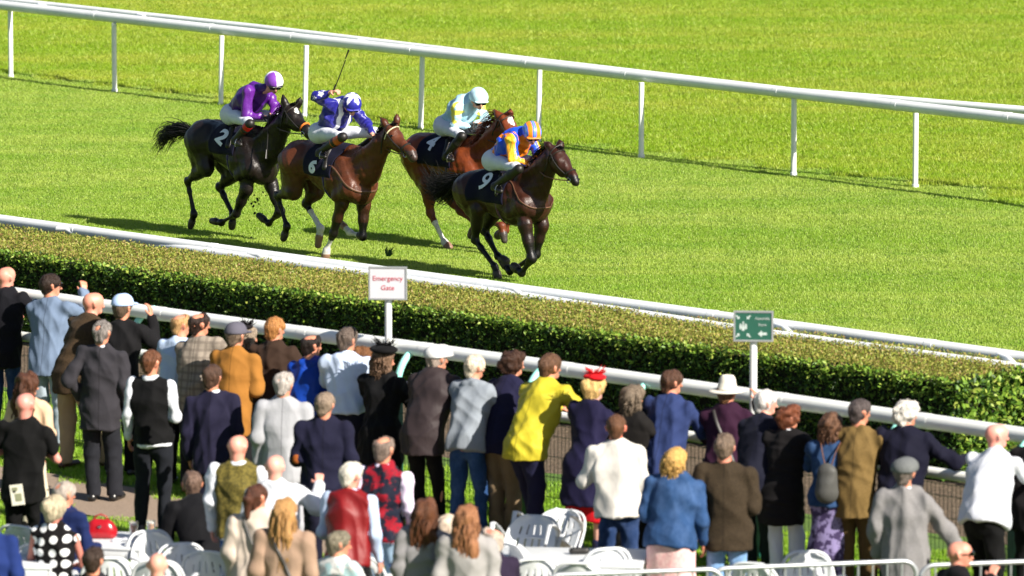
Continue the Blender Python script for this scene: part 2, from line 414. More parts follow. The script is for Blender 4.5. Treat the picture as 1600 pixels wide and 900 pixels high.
def scatter(name, patches, pts, rng):
    """one stuff object: its points carry the patches through geometry nodes"""
    me = bpy.data.meshes.new(name); me.from_pydata([tuple(p) for p in pts], [], []); me.update()
    o = link(bpy.data.objects.new(name, me))
    ng = bpy.data.node_groups.new(name, 'GeometryNodeTree')
    ng.interface.new_socket('Geometry', in_out='INPUT', socket_type='NodeSocketGeometry'); ng.interface.new_socket('Geometry', in_out='OUTPUT', socket_type='NodeSocketGeometry')
    gi = ng.nodes.new('NodeGroupInput'); go = ng.nodes.new('NodeGroupOutput'); jo = ng.nodes.new('GeometryNodeGeometryToInstance')
    ip = ng.nodes.new('GeometryNodeInstanceOnPoints'); ng.links.new(gi.outputs[0], ip.inputs['Points'])
    for p in patches[::-1]:
        po = bpy.data.objects.new('grass_patch', p)
        oi = ng.nodes.new('GeometryNodeObjectInfo'); oi.inputs[0].default_value = po
        ng.links.new(oi.outputs['Geometry'], jo.inputs[0])
    ng.links.new(jo.outputs[0], ip.inputs['Instance']); ip.inputs['Pick Instance'].default_value = True
    ri = ng.nodes.new('FunctionNodeRandomValue'); ri.data_type = 'INT'; ri.inputs[4].default_value = 0; ri.inputs[5].default_value = len(patches) - 1
    ng.links.new(ri.outputs[2], ip.inputs['Instance Index'])
    rv = ng.nodes.new('FunctionNodeRandomValue'); rv.data_type = 'INT'; rv.inputs[4].default_value = 0; rv.inputs[5].default_value = 3; rv.inputs['Seed'].default_value = 5
    mu = ng.nodes.new('ShaderNodeMath'); mu.operation = 'MULTIPLY'; mu.inputs[1].default_value = math.pi / 2; ng.links.new(rv.outputs[2], mu.inputs[0])
    cx = ng.nodes.new('ShaderNodeCombineXYZ'); ng.links.new(mu.outputs[0], cx.inputs[2]); ng.links.new(cx.outputs[0], ip.inputs['Rotation'])
    sc = ng.nodes.new('FunctionNodeRandomValue'); sc.data_type = 'FLOAT'; sc.inputs[2].default_value = rng[0]; sc.inputs[3].default_value = rng[1]; sc.inputs['Seed'].default_value = 9
    c2 = ng.nodes.new('ShaderNodeCombineXYZ'); c2.inputs[0].default_value = 1; c2.inputs[1].default_value = 1; ng.links.new(sc.outputs[1], c2.inputs[2]); ng.links.new(c2.outputs[0], ip.inputs['Scale'])
    ng.links.new(ip.outputs[0], go.inputs[0])
    md = o.modifiers.new('scatter', 'NODES'); md.node_group = ng
    return tag(o, kind='stuff')
# lines that bound the kinds of turf (perpendicular offsets from the crowd fence)
B0 = at(17, 122, 0); B1 = at(1430, 295, 0)       # foot of the far running rail
BD = nrm(B1 - B0)
def off(p): return float(np.dot(np.asarray(p) - FA, AWAY))
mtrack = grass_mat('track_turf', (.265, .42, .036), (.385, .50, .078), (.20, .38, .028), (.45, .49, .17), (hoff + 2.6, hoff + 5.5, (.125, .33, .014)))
mrough = grass_mat('rough_turf', (.275, .425, .018), (.40, .475, .048), (.20, .375, .012), (.47, .47, .13))
mlawn = grass_mat('lawn_turf', (.22, .42, .02), (.30, .48, .035), (.18, .37, .02), (.40, .45, .12))
pt = [blade_patch('p', 5200, .016, .038, .007, mtrack, s, 1.1, .12) for s in (1, 2, 3)]
pr = [blade_patch('p', 4200, .035, .085, .008, mrough, s, .9, .45) for s in (4, 5, 6)]
pl = [blade_patch('p', 2400, .025, .055, .008, mlawn, s, .8) for s in (7, 8)]
A_, B_, C_ = [], [], []
for i in range(-40, 60):
    for j in range(54, 150):
        x = i * 1.0 + .0; y = j * 1.0; half = .0762 * y
        if abs(x) > half + 2.2: continue
        q = V(x, y, 0); o_ = off(q)
        s_ = (B0 + BD * float(np.dot(q - B0, BD)))
        far = float(np.dot(q - s_, AWAY))
        if far > 0.25: B_.append((x, y, 0))
        elif o_ > hoff + 1.9: A_.append((x, y, 0))
        elif o_ < hoff - 2.9 and not (-3.1 < o_ < -1.0): C_.append((x, y, 0))
# finer placing beside the path
for k in range(0, 36):
    for o_ in (-.9, .05, .6) + (-3.25, -3.9):
        q = FA + FD * (k - 13 + .5) + AWAY * o_; C_.append((q[0], q[1], .0))
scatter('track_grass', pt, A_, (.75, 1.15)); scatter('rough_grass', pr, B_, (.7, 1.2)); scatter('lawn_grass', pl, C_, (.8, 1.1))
# ------------------------------------------------------------------ hedge
def leafmat(name, stops, tr=.3, spec=.3):
    m, n = newmat(name, .45); geo = n.n('ShaderNodeNewGeometry')
    n.l(n.ramp(geo.outputs['Random Per Island'], stops), n.b.inputs['Base Color'])
    n.b.inputs['Transmission Weight'].default_value = 0; n.b.inputs['Specular IOR Level'].default_value = spec
    t = n.n('ShaderNodeBsdfTranslucent'); n.l(n.ramp(geo.outputs['Random Per Island'], stops), t.inputs[0])
    mx = n.n('ShaderNodeMixShader'); mx.inputs[0].default_value = tr; n.l(n.b.outputs[0], mx.inputs[1]); n.l(t.outputs[0], mx.inputs[2])
    n.l(mx.outputs[0], n.t.nodes['Material Output'].inputs['Surface']); return m
m_side_shade = leafmat('hedge_shaded_side_leaf', [(0, (.02, .052, .008)), (.5, (.038, .095, .014)), (.88, (.075, .16, .02)), (1, (.20, .30, .04))])  # leaf green darkened, shade of the unlit front put into the colour
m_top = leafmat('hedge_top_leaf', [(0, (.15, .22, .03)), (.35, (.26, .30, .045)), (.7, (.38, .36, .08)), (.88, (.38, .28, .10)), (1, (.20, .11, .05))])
m_shoot_lit = leafmat('hedge_lit_shoot_leaf', [(0, (.12, .24, .03)), (.6, (.22, .36, .04)), (1, (.40, .46, .09))])  # fringe shoots, also the painted sunlight on the end face
m_core, n = newmat('hedge_twigs', .95, (.012, .014, .006))
def leaves(rs, P, N, size, jit=.9):
    """one folded leaf (two quads) per point"""
    m = len(P); d = rs.randn(m, 3) + N * .5; d /= np.linalg.norm(d, axis=1)[:, None]
    nn = N + rs.randn(m, 3) * jit; nn -= (nn * d).sum(1)[:, None] * d; nn /= np.linalg.norm(nn, axis=1)[:, None] + 1e-9
    w_ = np.cross(d, nn); s = (size * rs.uniform(.6, 1.25, m))[:, None]
    a = P; b = P + d * s; c1 = P + d * s * .5 + w_ * s * .28 + nn * s * .08; c2 = P + d * s * .5 - w_ * s * .28 + nn * s * .08
    v = np.stack([a, c1, b, c2], 1).reshape(-1, 3); k = np.arange(m) * 4
    return v, np.concatenate([np.stack([k, k + 1, k + 2], 1), np.stack([k, k + 2, k + 3], 1)])
def hedge(name, s0, s1, wd, ht, label, dens=1.0, seed=3):
    """s0..s1 along the rails (metres from the fence origin), from hoff outward"""
    rs = np.random.RandomState(seed)
    base = FA + AWAY * hoff
    root = empty(name, base + FD * (s0 + s1) / 2, 0, label, 'hedge')
    o0 = np.array(root.location)
    L = s1 - s0
    def W(s, w_, z): return base[None] + FD[None] * s[:, None] + AWAY[None] * w_[:, None] + np.array([0, 0, 1.0])[None] * z[:, None] - o0
    mb = MB(); n_ = 12
    core = [(s0 + .09, .09), (s1 - .09, .09), (s1 - .09, wd - .09), (s0 + .09, wd - .09)]
    cv = [base + FD * a + AWAY * b - o0 for a, b in core]
    mb.add([(*c[:2], 0) for c in cv] + [(*c[:2], ht - .08) for c in cv], [(0, 1, 5, 4), (1, 2, 6, 5), (2, 3, 7, 6), (3, 0, 4, 7), (4, 5, 6, 7)])
    mb.build('twig_core', m_core, root, False)
    def bulge(s, z, q=0): return np.array([.06 * mnoise.noise((a * 1.1, b * 1.6, q)) + .04 * mnoise.noise((a * 4, b * 4, q + 5)) for a, b in zip(s, z)])
    Vs = []; Fs = []; mi = []
    def put(P, N, size, mat, jit=.9):
        v, f = leaves(rs, P, N, size, jit); k = sum(len(x) for x in Vs); Vs.append(v); Fs.append(f + k); mi.append(np.full(len(f), mat))
    # front, back, ends
    for side in ('front', 'back', 'end', 'start'):
        LL = L if side in ('front', 'back') else wd
        m = int(LL * ht * (2000 if side in ('front', 'end') else 500) * dens)
        s = rs.uniform(0, LL, m); z = rs.uniform(0.02, ht, m); z = np.where(rs.rand(m) < .12, z * .35, z)
        d = bulge(s, z, len(side)) + rs.uniform(-.07, .035, m)
        if side == 'front': P = W(s0 + s, -d, z); N = np.tile(-AWAY, (m, 1))
        elif side == 'back': P = W(s0 + s, wd + d, z); N = np.tile(AWAY, (m, 1))
        elif side == 'end': P = W(s1 + d, s, z); N = np.tile(FD, (m, 1))
        else: P = W(s0 - d, s, z); N = np.tile(-FD, (m, 1))
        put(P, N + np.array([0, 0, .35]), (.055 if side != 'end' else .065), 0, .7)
        if side == 'end': m //= 2; put(P[:m] + FD * .03, N[:m] + np.array([0, 0, .2]), .075, 2, .5)  # sunlight on this end painted in with brighter leaves
    m = int(L * wd * 4600 * dens); s = rs.uniform(0, L, m); q = rs.uniform(-.02, wd + .02, m)
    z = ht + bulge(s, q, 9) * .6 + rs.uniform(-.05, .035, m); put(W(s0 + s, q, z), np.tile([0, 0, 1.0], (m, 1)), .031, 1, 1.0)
    # bright overhanging shoots along the near top edge
    m = int(L * 260 * dens); s = rs.uniform(0, L, m); dz = rs.exponential(.05, m) * (1 + 1.5 * np.clip(np.array([mnoise.noise((a * 2.2, 3, 1)) for a in s]), 0, 1))
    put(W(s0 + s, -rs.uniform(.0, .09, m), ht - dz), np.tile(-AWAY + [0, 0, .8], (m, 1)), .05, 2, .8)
    v = np.concatenate(Vs); f = np.concatenate(Fs); me = bpy.data.meshes.new('foliage')
    me.vertices.add(len(v)); me.vertices.foreach_set('co', v.astype(np.float32).ravel()); me.loops.add(len(f) * 3)
    me.loops.foreach_set('vertex_index', f.astype(np.int32).ravel()); me.polygons.add(len(f)); me.polygons.foreach_set('loop_start', np.arange(0, len(f) * 3, 3, dtype=np.int32))
    me.materials.append(m_side_shade); me.materials.append(m_top); me.materials.append(m_shoot_lit); me.polygons.foreach_set('material_index', np.concatenate(mi).astype(np.int32)); me.update(calc_edges=True)
    link(bpy.data.objects.new('foliage', me), root)
sE = float(np.dot(HN - FA, FD))
hedge('hedge', sE - 16.5, sE, 1.32, 1.08, 'long clipped box hedge with sunlit yellow-green top and dark shaded side between racecourse and crowd')
hedge('hedge', sE + 1.15, sE + 5.0, 1.25, .92, 'loose leafy hedge end at the right edge of the picture, past the gap', 1.0, 8)
# ------------------------------------------------------------------ running rails
white = paint('rail_white', (.80, .82, .83), .36, .06, 2)
postw = paint('post_white', (.82, .83, .82), .35, .04, 8)
def railing(name, label, pts, r, posts, h, rpost=.035, joints=(), drop=.07, pw=postw):
    root = empty(name, (*at(*posts[len(posts) // 2]['px'])[:2], 0) if posts else (0, 0, 0), 0, label, 'rail')
    o0 = np.array(root.location)
    mb = MB(); mb.tube([p - o0 for p in pts], r, 16); 
    for a in joints: mb.tube([a[0] - o0, a[1] - o0], r * 1.045, 16)
    mb.build('rail_tube', white, root)
    for q in posts:
        b = at(*q['px']) ; b[2] = 0; b = b - o0; t = V(b[0] + q.get('lean', 0), b[1], h - drop)
        m = MB(); m.tube([b + [0, 0, -.05], t], rpost, 12); m.tube([b, b + [0, 0, .05]], rpost * 1.25, 12)
        m.build('post', pw, root)
    return root
px_ = [(17, 122, .0), (179, 144, 0), (345, 166, .02), (476, 183, .03), (657, 202, .03), (841, 222, .02), (1002, 247, 0), (1240, 275, 0), (1430, 294, 0)]
Z0 = 1.15
def line3(pxs, z, ext=30):
    P = [at(x, y, z) for x, y in pxs]; a = nrm(P[0] - P[1]); b = nrm(P[-1] - P[-2]); return [P[0] + a * ext] + P + [P[-1] + b * ext]
main = line3([(0, 8), (350, 47), (800, 96), (1240, 146), (1600, 187)], Z0, 12)
js = []
def on_line(pl, px):
    for a, b in zip(pl[:-1], pl[1:]):
        d = ray(px, 450); den = d[0] * (b[1] - a[1]) - d[1] * (b[0] - a[0])
        t = (a[0] * d[1] - a[1] * d[0]) / den if abs(den) > 1e-9 else -1
        if 0 <= t <= 1: return a + (b - a) * t, nrm(b - a)
    return pl[1], nrm(pl[2] - pl[1])
def joints(pl, xs, ln=.09): return [(p, p + d * ln) for p, d in (on_line(pl, x) for x in xs)]
js = joints(main, (150, 330, 455, 640, 820, 975, 1210, 1395, 1570))
r1 = railing('running_rail', 'near tube of the far white running rail, standing on white posts across the track', main, .075, [dict(px=(a, b, 0), lean=c) for a, b, c in px_], Z0, .038, js)
main2 = line3([(0, 0), (400, 43), (800, 91), (1240, 143), (1600, 172)], Z0, 12)
main2 = [p + AWAY * .0 for p in main2]
r2 = railing('running_rail', 'second white tube running just behind the far running rail, showing at both picture sides', main2, .055, [], Z0)
m = MB()
for x, y in ((60, 6), (215, 22), (560, 62), (1030, 116), (1330, 152)):
    m = MB(); a = at(x, y + 1, Z0); b = at(x + 10, y + 4, Z0 - .0); m.tube([a, a + (b - a) * .5 - AWAY * .05, b], .035, 8); m.build('bracket', white, r2)
near = line3([(0, 344), (480, 409), (800, 452), (1200, 506), (1600, 560)], 1.10, 12)
js = joints(near, (112, 330, 750, 1110, 1450), .1)
r3 = railing('running_rail', 'upper white running rail along the top of the hedge, on the racecourse side', near, .068, [], 1.1, joints=js)
for x in (40, 330, 620, 910, 1200, 1500):
    m = MB(); a = at(x, 344 + .135 * x, 1.1) - np.array(r3.location); b = a + AWAY * .0; m.tube([V(b[0], b[1], 0), V(b[0], b[1], 1.05)], .035, 10); m.build('post', postw, r3)
near2 = line3([(0, 349), (110, 361), (330, 396), (800, 462), (1200, 523), (1600, 577)], 1.06, 12)
r4 = railing('running_rail', 'lower white running rail half hidden behind the hedge top, below the upper one', near2, .06, [], 1.0)
for x in (120, 420, 820, 1240, 1590):
    m = MB(); a = at(x, 349 + .143 * x, 1.06); b = at(x - 30, 345 + .135 * (x - 30) + 1, 1.1); m.tube([a, (a + b) / 2 + [0, 0, .03], b], .04, 8); m.build('bracket', white, r4)
# ------------------------------------------------------------------ crowd fence: green posts and mesh, lean rail, white rail on goosenecks
gpost = paint('fence_green', (.010, .085, .062), .4, .08, 9); teal = paint('gooseneck_teal', (.33, .78, .68), .3, .04, 6)
cream = paint('crowd_rail_white', (.80, .82, .79), .38, .06, 2)
fr = empty('crowd_fence', FA, 0, 'long green mesh crowd fence with white lean rail and raised white rail on brackets', 'fence'); f0 = np.array(fr.location)
FA_, FE_ = -4.5, FL + 7
m = MB(); m.tube([FD * FA_ + V(0, 0, 1.08), FD * FE_ + V(0, 0, 1.08)], .05, 14); m.build('lean_rail', cream, fr)
up = line3([(20, 459), (330, 501), (800, 565), (1150, 615), (1600, 680)], 1.5, 6)
m = MB(); m.tube([p - f0 for p in up], .072, 16)
for x in (245, 470, 660, 880, 1215, 1440):
    a, d_ = on_line(up, x); m.tube([a - f0, a - f0 + d_ * .12], .0745, 16)
m.build('raised_rail', cream, fr)
uo = float(np.dot((up[3] - f0), AWAY))
npost = 0
for px in (-30, 205, 420, 621, 822, 985, 1180, 1385, 1585):
    b = fence_pt(px) - f0
    m = MB(); m.box((b[0], b[1], .53), (.085, .085, 1.06), Matrix.Rotation(R(-45), 3, 'Z'), .008); m.build('post', gpost, fr)
    m = MB(); pts = []
    for k in range(13):
        t = k / 12 * math.pi * .5
        pts.append(b + V(0, 0, 1.12) + AWAY * (uo * (1 - math.cos(t))) + V(0, 0, .38 * math.sin(t)))
    m.tube([b + V(0, 0, .95)] + pts, .036, 12); m.build('gooseneck', teal, fr)
wire = paint('mesh_wire', (.008, .05, .035), .45, .05, 9)
for k in range(int((FE_ - FA_) / 2.0)):
    m = MB(); s0 = FA_ + k * 2.0
    for i in range(40):
        p = FD * (s0 + .025 + i * .05); m.tube([p + V(0, 0, .06), p + V(0, 0, 1.0)], .0028, 3, False)
    for z in (.08, .28, .48, .68, .88, .99):
        m.tube([FD * (s0 + .01) + V(0, 0, z) - AWAY * .004, FD * (s0 + 1.99) + V(0, 0, z) - AWAY * .004], .0045, 3, False)
    m.build('mesh_panel', wire, fr, False)
# ------------------------------------------------------------------ signs
grey = paint('sign_frame', (.25, .26, .27), .4, .05, 9)
def text_mesh(txt, size, mat, name, parent, M, al='CENTER', bold=0.0, ext=.0015):
    cu = bpy.data.curves.new(name, 'FONT'); cu.body = txt; cu.size = size; cu.align_x = al; cu.align_y = 'CENTER'; cu.offset = bold; cu.extrude = ext; cu.resolution_u = 4
    o = bpy.data.objects.new('t', cu); COL.objects.link(o); dg = bpy.context.evaluated_depsgraph_get(); dg.update()
    me = bpy.data.meshes.new_from_object(o.evaluated_get(dg)); bpy.data.objects.remove(o)
    me.transform(M); me.materials.clear(); me.materials.append(mat); me.name = name
    return link(bpy.data.objects.new(name, me), parent)
def signpost(label, px, yt, yb, wpx, board, D, tilt=0.0):
    b = ray(px, 600) ; b = b / b[1] * D; b[2] = 0
    def zz(py):
        d = ray(px, py); t = D / d[1]; return CAMH + d[2] * t
    zt, zb = zz(yt), zz(yb); s = FPX / (D * 1.0); wd = wpx / s
    root = empty('signpost', b, R(-4), label, 'sign')
    m = MB(); m.tube([(0, 0, 0), (0, 0, (zt + zb) / 2)], .035, 14); m.build('post', postw, root)
    zc = (zt + zb) / 2; h = zt - zb
    m = MB(); m.box((0, -.05, zc), (wd - .012, .02, h - .012), None, .003); pb = m.build('board', board, root, False)
    m = MB()
    for dx in (-1, 1): m.box((dx * (wd / 2), -.05, zc), (.018, .032, h + .018), None, .003)
    for dz in (-1, 1): m.box((0, -.0505, zc + dz * h / 2), (wd - .018, .031, .018), None, .003)
    m.build('frame', grey, root, False)
    return root, zc, wd, h
bw = paint('sign_white', (.52, .52, .56), .6, .03, 5); bg = paint('sign_green', (.010, .085, .055), .6, .04, 5)
red = paint('sign_red', (.50, .07, .10), .6); wtx = paint('sign_lettering_white', (.45, .52, .5), .6)
Dz = fence_pt(606)[1] + .12
sg, zc, wd, h = signpost('white Emergency Gate sign with red lettering on a tall white post', 607, 417, 466, 58, bw, Dz)
X90 = Matrix.Rotation(R(90), 4, 'X')
text_mesh('Emergency', .068, red, 'lettering', sg, Matrix.Translation((0, -.0625, zc + .048)) @ X90, bold=0)
text_mesh('Gate', .068, red, 'lettering', sg, Matrix.Translation((0, -.0625, zc - .045)) @ X90, bold=0)
Dz = fence_pt(1177)[1] + .12
sg, zc, wd, h = signpost('green Assembly Point sign with white arrow and people symbol on a white post', 1177, 486, 531, 60, bg, Dz)
text_mesh('Assembly', .036, wtx, 'lettering', sg, Matrix.Translation((.085, -.0625, zc + .075)) @ X90, bold=0)
text_mesh('Point', .036, wtx, 'lettering', sg, Matrix.Translation((.085, -.0625, zc + .015)) @ X90, bold=0)
def flat(name, polys, mat, parent, x, z, s, y=-.0625):
    m = MB()
    for P_ in polys:
        k = len(P_); vs = [(x + a * s, y + dy, z + b * s) for dy in (0, .004) for a, b in P_]
        m.add(vs, [tuple(range(k)), tuple(range(2 * k - 1, k - 1, -1))] + [(i, i + k, (i + 1) % k + k, (i + 1) % k) for i in range(k)])
    return m.build(name, mat, parent, False)
arrow = [(-1, 0), (-.1, .8), (-.1, .28), (1, .28), (1, -.28), (-.1, -.28), (-.1, -.8)]
flat('arrow', [arrow], wtx, sg, .085, zc - .07, .042)
def rotp(P_, a): c_, s_ = math.cos(a), math.sin(a); return [(x * c_ - y * s_, x * s_ + y * c_) for x, y in P_]
for qx, qz, a in ((-.145, .085, R(135)), (-.045, .085, R(45)), (-.145, -.085, R(-135)), (-.045, -.085, R(-45))):
    flat('corner_arrow', [rotp([(-x * 1, y) for x, y in arrow], a + math.pi)], wtx, sg, qx, zc + qz, .024)
circ = lambda r, cx=0, cy=0, sy=1: [(cx + r * math.cos(t * .5236), cy + sy * r * math.sin(t * .5236)) for t in range(12)]
for i, (qx, qz, s) in enumerate(((-.095, .0, 1.0), (-.12, .008, .75), (-.07, .008, .75), (-.095, .035, .6))):
    flat('figure', [circ(.35, 0, .75), [(-.42, .35), (-.3, .42), (.3, .42), (.42, .35), (.36, -.9), (-.36, -.9)][::-1]], wtx, sg, qx, zc + qz - .012, .034 * s, -.0625 - i * .0)
# ------------------------------------------------------------------ horses
BAY = dict(coat=(.095, .026, .010), dark=(.012, .008, .007), point=(.010, .007, .006))
def lerp(a, b, t): return a + (b - a) * t
def smooth(x, a, b): t = np.clip((x - a) / (b - a), 0, 1); return t * t * (3 - 2 * t)
mcoat = vcol('horse_coat', .40, .0, .38, 36, .3, .0)
mcoat.node_tree.nodes['Principled BSDF'].inputs['Specular IOR Level'].default_value = .36
leather = paint('dark_leather', (.012, .010, .009), .48, .1, 20); tan = paint('tan_leather', (.13, .06, .035), .45, .15, 20)
steel = paint('steel', (.6, .6, .6), .25, .05, 20, 1.0); navy = fabric('#15152e', rough=.8)
numw = paint('number_white', (.72, .76, .82), .6, .04, 12); lilac = fabric('#54406f')
eyem = paint('eye_black', (.004, .003, .003), .08, .02, 20)
skinj = skin('#d39a80')
hmane = hairm('#0b0908')
def ribbons(name, strands, mat, parent, wd=.006):
    vs = []; fs = []
    for s in strands:
        m = len(s); k = len(vs)
        for i, p in enumerate(s):
            t = nrm(s[min(i + 1, m - 1)] - s[max(i - 1, 0)]); a = nrm(np.cross(t, V(.3, .5, .9))); w_ = wd * (1 - .8 * i / (m - 1)); b = np.cross(a, t)
            vs += [p + a * w_, p - a * w_ * .5 + b * w_ * .87, p - a * w_ * .5 - b * w_ * .87]
        for i in range(m - 1):
            for j in range(3): fs.append((k + i * 3 + j, k + i * 3 + (j + 1) % 3, k + i * 3 + 3 + (j + 1) % 3, k + i * 3 + 3 + j))
    return mesh_obj(name, vs, fs, mat, parent)
class Horse:
    def __init__(s, spec):
        s.q = spec; th = R(spec['ang']); s.hd = V(math.sin(th), -math.cos(th), 0); s.lf = V(math.cos(th), math.sin(th), 0)
        s.O = at(*spec['ground']) - s.lf * spec['gy']; s.rz = math.atan2(s.hd[1], s.hd[0])
        dx = s.local_raw(*spec['GIR'], 0)[0]; s.O = s.O + s.hd * dx
    def local_raw(s, px, py, yl):
        d = ray(px, py); o = V(0, 0, CAMH); t = (np.dot(s.O, s.lf) + yl - np.dot(o, s.lf)) / np.dot(d, s.lf)
        p = o + d * t - s.O; return V(np.dot(p, s.hd), yl, p[2])
    def L(s, px, py, yl=0): return s.local_raw(px, py, yl)
    def build(s):
        q = s.q; L = s.L
        root = empty('racehorse', s.O, s.rz, q['label'], 'horse', 'racehorses galloping with jockeys'); s.root = root
        HQ, LO, BA, GI, CH, WI = (L(*q[k]) for k in ('HQ', 'LOIN', 'BAR', 'GIR', 'CH', 'WI'))
        NB, NT, PO, CK, MZ = (L(*q[k]) for k in ('NB', 'NT', 'POLL', 'CHEEK', 'MUZ')); s.BA, s.GI, s.WI, s.HQ, s.CH = BA, GI, WI, HQ, CH
        if q.get('dbg'): print('HORSE', q['name'], 'HQ', HQ.round(2), 'GI', GI.round(2), 'CH', CH.round(2), 'WI', WI.round(2), 'PO', PO.round(2), 'MZ', MZ.round(2))
        Y = V(0, 1, 0); T = []
        T += [Pr(HQ + V(.02, .09, 0), HQ + V(.02, -.09, 0), .245, t='coat'), Pr(HQ + V(-.08, 0, .03), LO, .22, .23, 'coat'),
              Pr(LO, BA, .235, .285, 'coat', Y, 1.02), Pr(BA, GI, .285, .31, 'coat', Y, 1.15), Pr(GI, CH, .31, .20, 'coat', Y, 1.15),
              Pr(WI + V(-.2, 0, .0), WI + V(.1, 0, -.02), .13, .14, 'coat', Y, 1.3),
              Pr(CH + V(-.05, .11, .02), CH + V(.03, .08, -.05), .15, .12, 'coat'), Pr(CH + V(-.05, -.11, .02), CH + V(.03, -.08, -.05), .15, .12, 'coat'),
              Pr(NB + V(-.1, 0, -.03), NB, .24, .20, 'coat', Y, 1.45), Pr(NB, NT, .20, .125, 'coat', Y, 1.5)]
        for sy in (-1, 1):
            T += [Pr(WI + V(-.02, sy * .15, -.10), CH + V(-.02, sy * .19, .0), .085, .075, 'coat'), Pr(CH + V(.0, sy * .19, .0), CH + V(-.20, sy * .21, -.10), .075, .07, 'coat'),
                  Pr(HQ + V(.12, sy * .15, .12), HQ + V(-.12, sy * .17, .02), .10, .11, 'coat'), Pr(NB + V(-.16, sy * .10, .08), NT + V(-.02, sy * .05, .0), .07, .05, 'coat')]
        N2 = [Pr(NT, lerp(PO, CK, .4), .12, .10, 'coat', Y, 1.4)]
        ht = q.get('hturn', 0.0); a = nrm(MZ - PO); hl = float(np.linalg.norm(MZ - PO))
        s.ha = a; up = nrm(np.cross(Y, a)); up = up if up[2] > 0 else -up; s.up = up
        hd = [Pr(PO + a * .04 - up * .03, PO + a * .22 - up * .05, .098, .092, 'head', Y, 1.25), Pr(PO + a * .14 - up * .11, PO + a * .26 - up * .085, .075, .07, 'head', Y, 1.3),
              Pr(PO + a * .16 - up * .035, MZ - a * .07 + up * .01, .082, .055, 'head', Y, 1.1), Pr(MZ - a * .06, MZ + a * .012 - up * .01, .056, .05, 'muzzle', Y, 1.0),
              Pr(MZ + a * .0 - up * .055, MZ - a * .05 - up * .045, .026, .03, 'muzzle'),
              Pr(PO + a * .11 + Y * .06 + up * .01, PO + a * .17 + Y * .055, .032, t='head'), Pr(PO + a * .11 - Y * .06 + up * .01, PO + a * .17 - Y * .055, .032, t='head')]
        for sy, k in ((-1, 'earR'), (1, 'earL')):
            b, t = L(*q[k][0], sy * .05), L(*q[k][1], sy * .06); c = lerp(b, t, .45)
            hd += [Pr(b, c, .032, .034, 'ear'), Pr(c, t, .034, .010, 'ear')]
        legs = []; s.hoofs = []
        for key, sy, hind in (('NH', -1, 1), ('FH', 1, 1), ('NF', -1, 0), ('FF', 1, 0)):
            J = q[key]; g = []
            if hind:
                st, hk, ft, hf = [L(*p, sy * w_) for p, w_ in zip(J, (.16, .13, .12, .12))]
                top = HQ + V(.0, sy * .13, -.03)
                g += [Pr(top, st, .20, .115, 'coat', Y, 1.25), Pr(HQ + V(-.12, sy * .12, -.08), lerp(st, hk, .35), .14, .075, 'coat', Y, 1.2),
                      Pr(st, lerp(st, hk, .55), .10, .066, 'upper'), Pr(lerp(st, hk, .5), hk, .066, .042, 'lower'),
                      Pr(hk + V(-.028, 0, .035), hk, .026, .044, 'lower'), Pr(hk, lerp(hk, ft, .3), .044, .031, 'lower'), Pr(lerp(hk, ft, .3), ft, .031, .030, 'sock'), Pr(ft, ft, .037, t='sock')]
            else:
                el, kn, ft, hf = [L(*p, sy * w_) for p, w_ in zip(J, (.15, .13, .12, .12))]
                g += [Pr(CH + V(-.14, sy * .13, .08), el, .16, .10, 'coat', Y, 1.4), Pr(el, lerp(el, kn, .5), .092, .062, 'upper'), Pr(lerp(el, kn, .45), kn, .062, .042, 'lower'),
                      Pr(kn, kn, .05, t='lower'), Pr(kn, lerp(kn, ft, .3), .043, .030, 'lower'), Pr(lerp(kn, ft, .3), ft, .029, .028, 'sock'), Pr(ft, ft, .036, t='sock')]
            d = nrm(hf - ft); pa = ft + d * min(.10, np.linalg.norm(hf - ft) * .6); sk = 'white' if key in q['socks'] else 'point'
            g += [Pr(ft, pa, .033, .031, 'sock'), Pr(pa, lerp(pa, hf, .25), .036, .038, 'hoof'), Pr(lerp(pa, hf, .25), hf, .038, .046, 'hoof')]
            for p in g: p.t = (p.t, key)
            legs.append((g, .045)); s.hoofs.append(hf)
        for p in T + N2 + hd: p.t = (p.t, '')
        co, dk, pn = (np.array(q['col'][k]) for k in ('coat', 'dark', 'point'))
        rs = np.random.RandomState(len(q['label']))
        zmid = BA[2]
        def colf(v, tags):
            out = np.tile(co, (len(v), 1)); kinds = np.array([t[0] for t in tags], object); ks = np.array([t[1] for t in tags], object)
            nz = np.array([mnoise.noise(tuple(x * 3)) for x in v])
            out *= (1 + .25 * nz)[:, None]
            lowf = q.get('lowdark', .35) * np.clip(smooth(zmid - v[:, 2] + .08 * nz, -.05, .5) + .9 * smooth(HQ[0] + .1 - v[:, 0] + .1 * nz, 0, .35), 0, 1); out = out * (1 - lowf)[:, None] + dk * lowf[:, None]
            for kd in ('lower', 'sock'):
                m = kinds == kd; out[m] = pn
            m = kinds == 'upper'; out[m] = out[m] * .45 + pn * .55
            m = kinds == 'muzzle'; out[m] = np.array(q.get('muz', (.012, .01, .01)))
            m = kinds == 'ear'; out[m] *= .75
            for key in q['socks']:
                m = (kinds == 'sock') & (ks == key); out[m] = (.62, .60, .57)
            m = kinds == 'hoof'; out[m] = (.05, .04, .035)
            for key in q['socks']: m = (kinds == 'hoof') & (ks == key); out[m] = (.26, .15, .10)
            if q.get('star'):
                c = PO + a * .13 + up * .085; dd = np.linalg.norm((v - c) * [1, 1.3, .8], axis=1); m = dd < q['star']; out[m] = (.7, .68, .66)
            return out
        wv_ = wrinkle(4, .005, 9, (1, 1, .7)); wq_ = wrinkle(9, .0052, 20, (1.2, 1, .45), True); wv = lambda v, n_: wv_(v, n_) + np.where(v[:, 2] > .75, wq_(v, n_), 0)
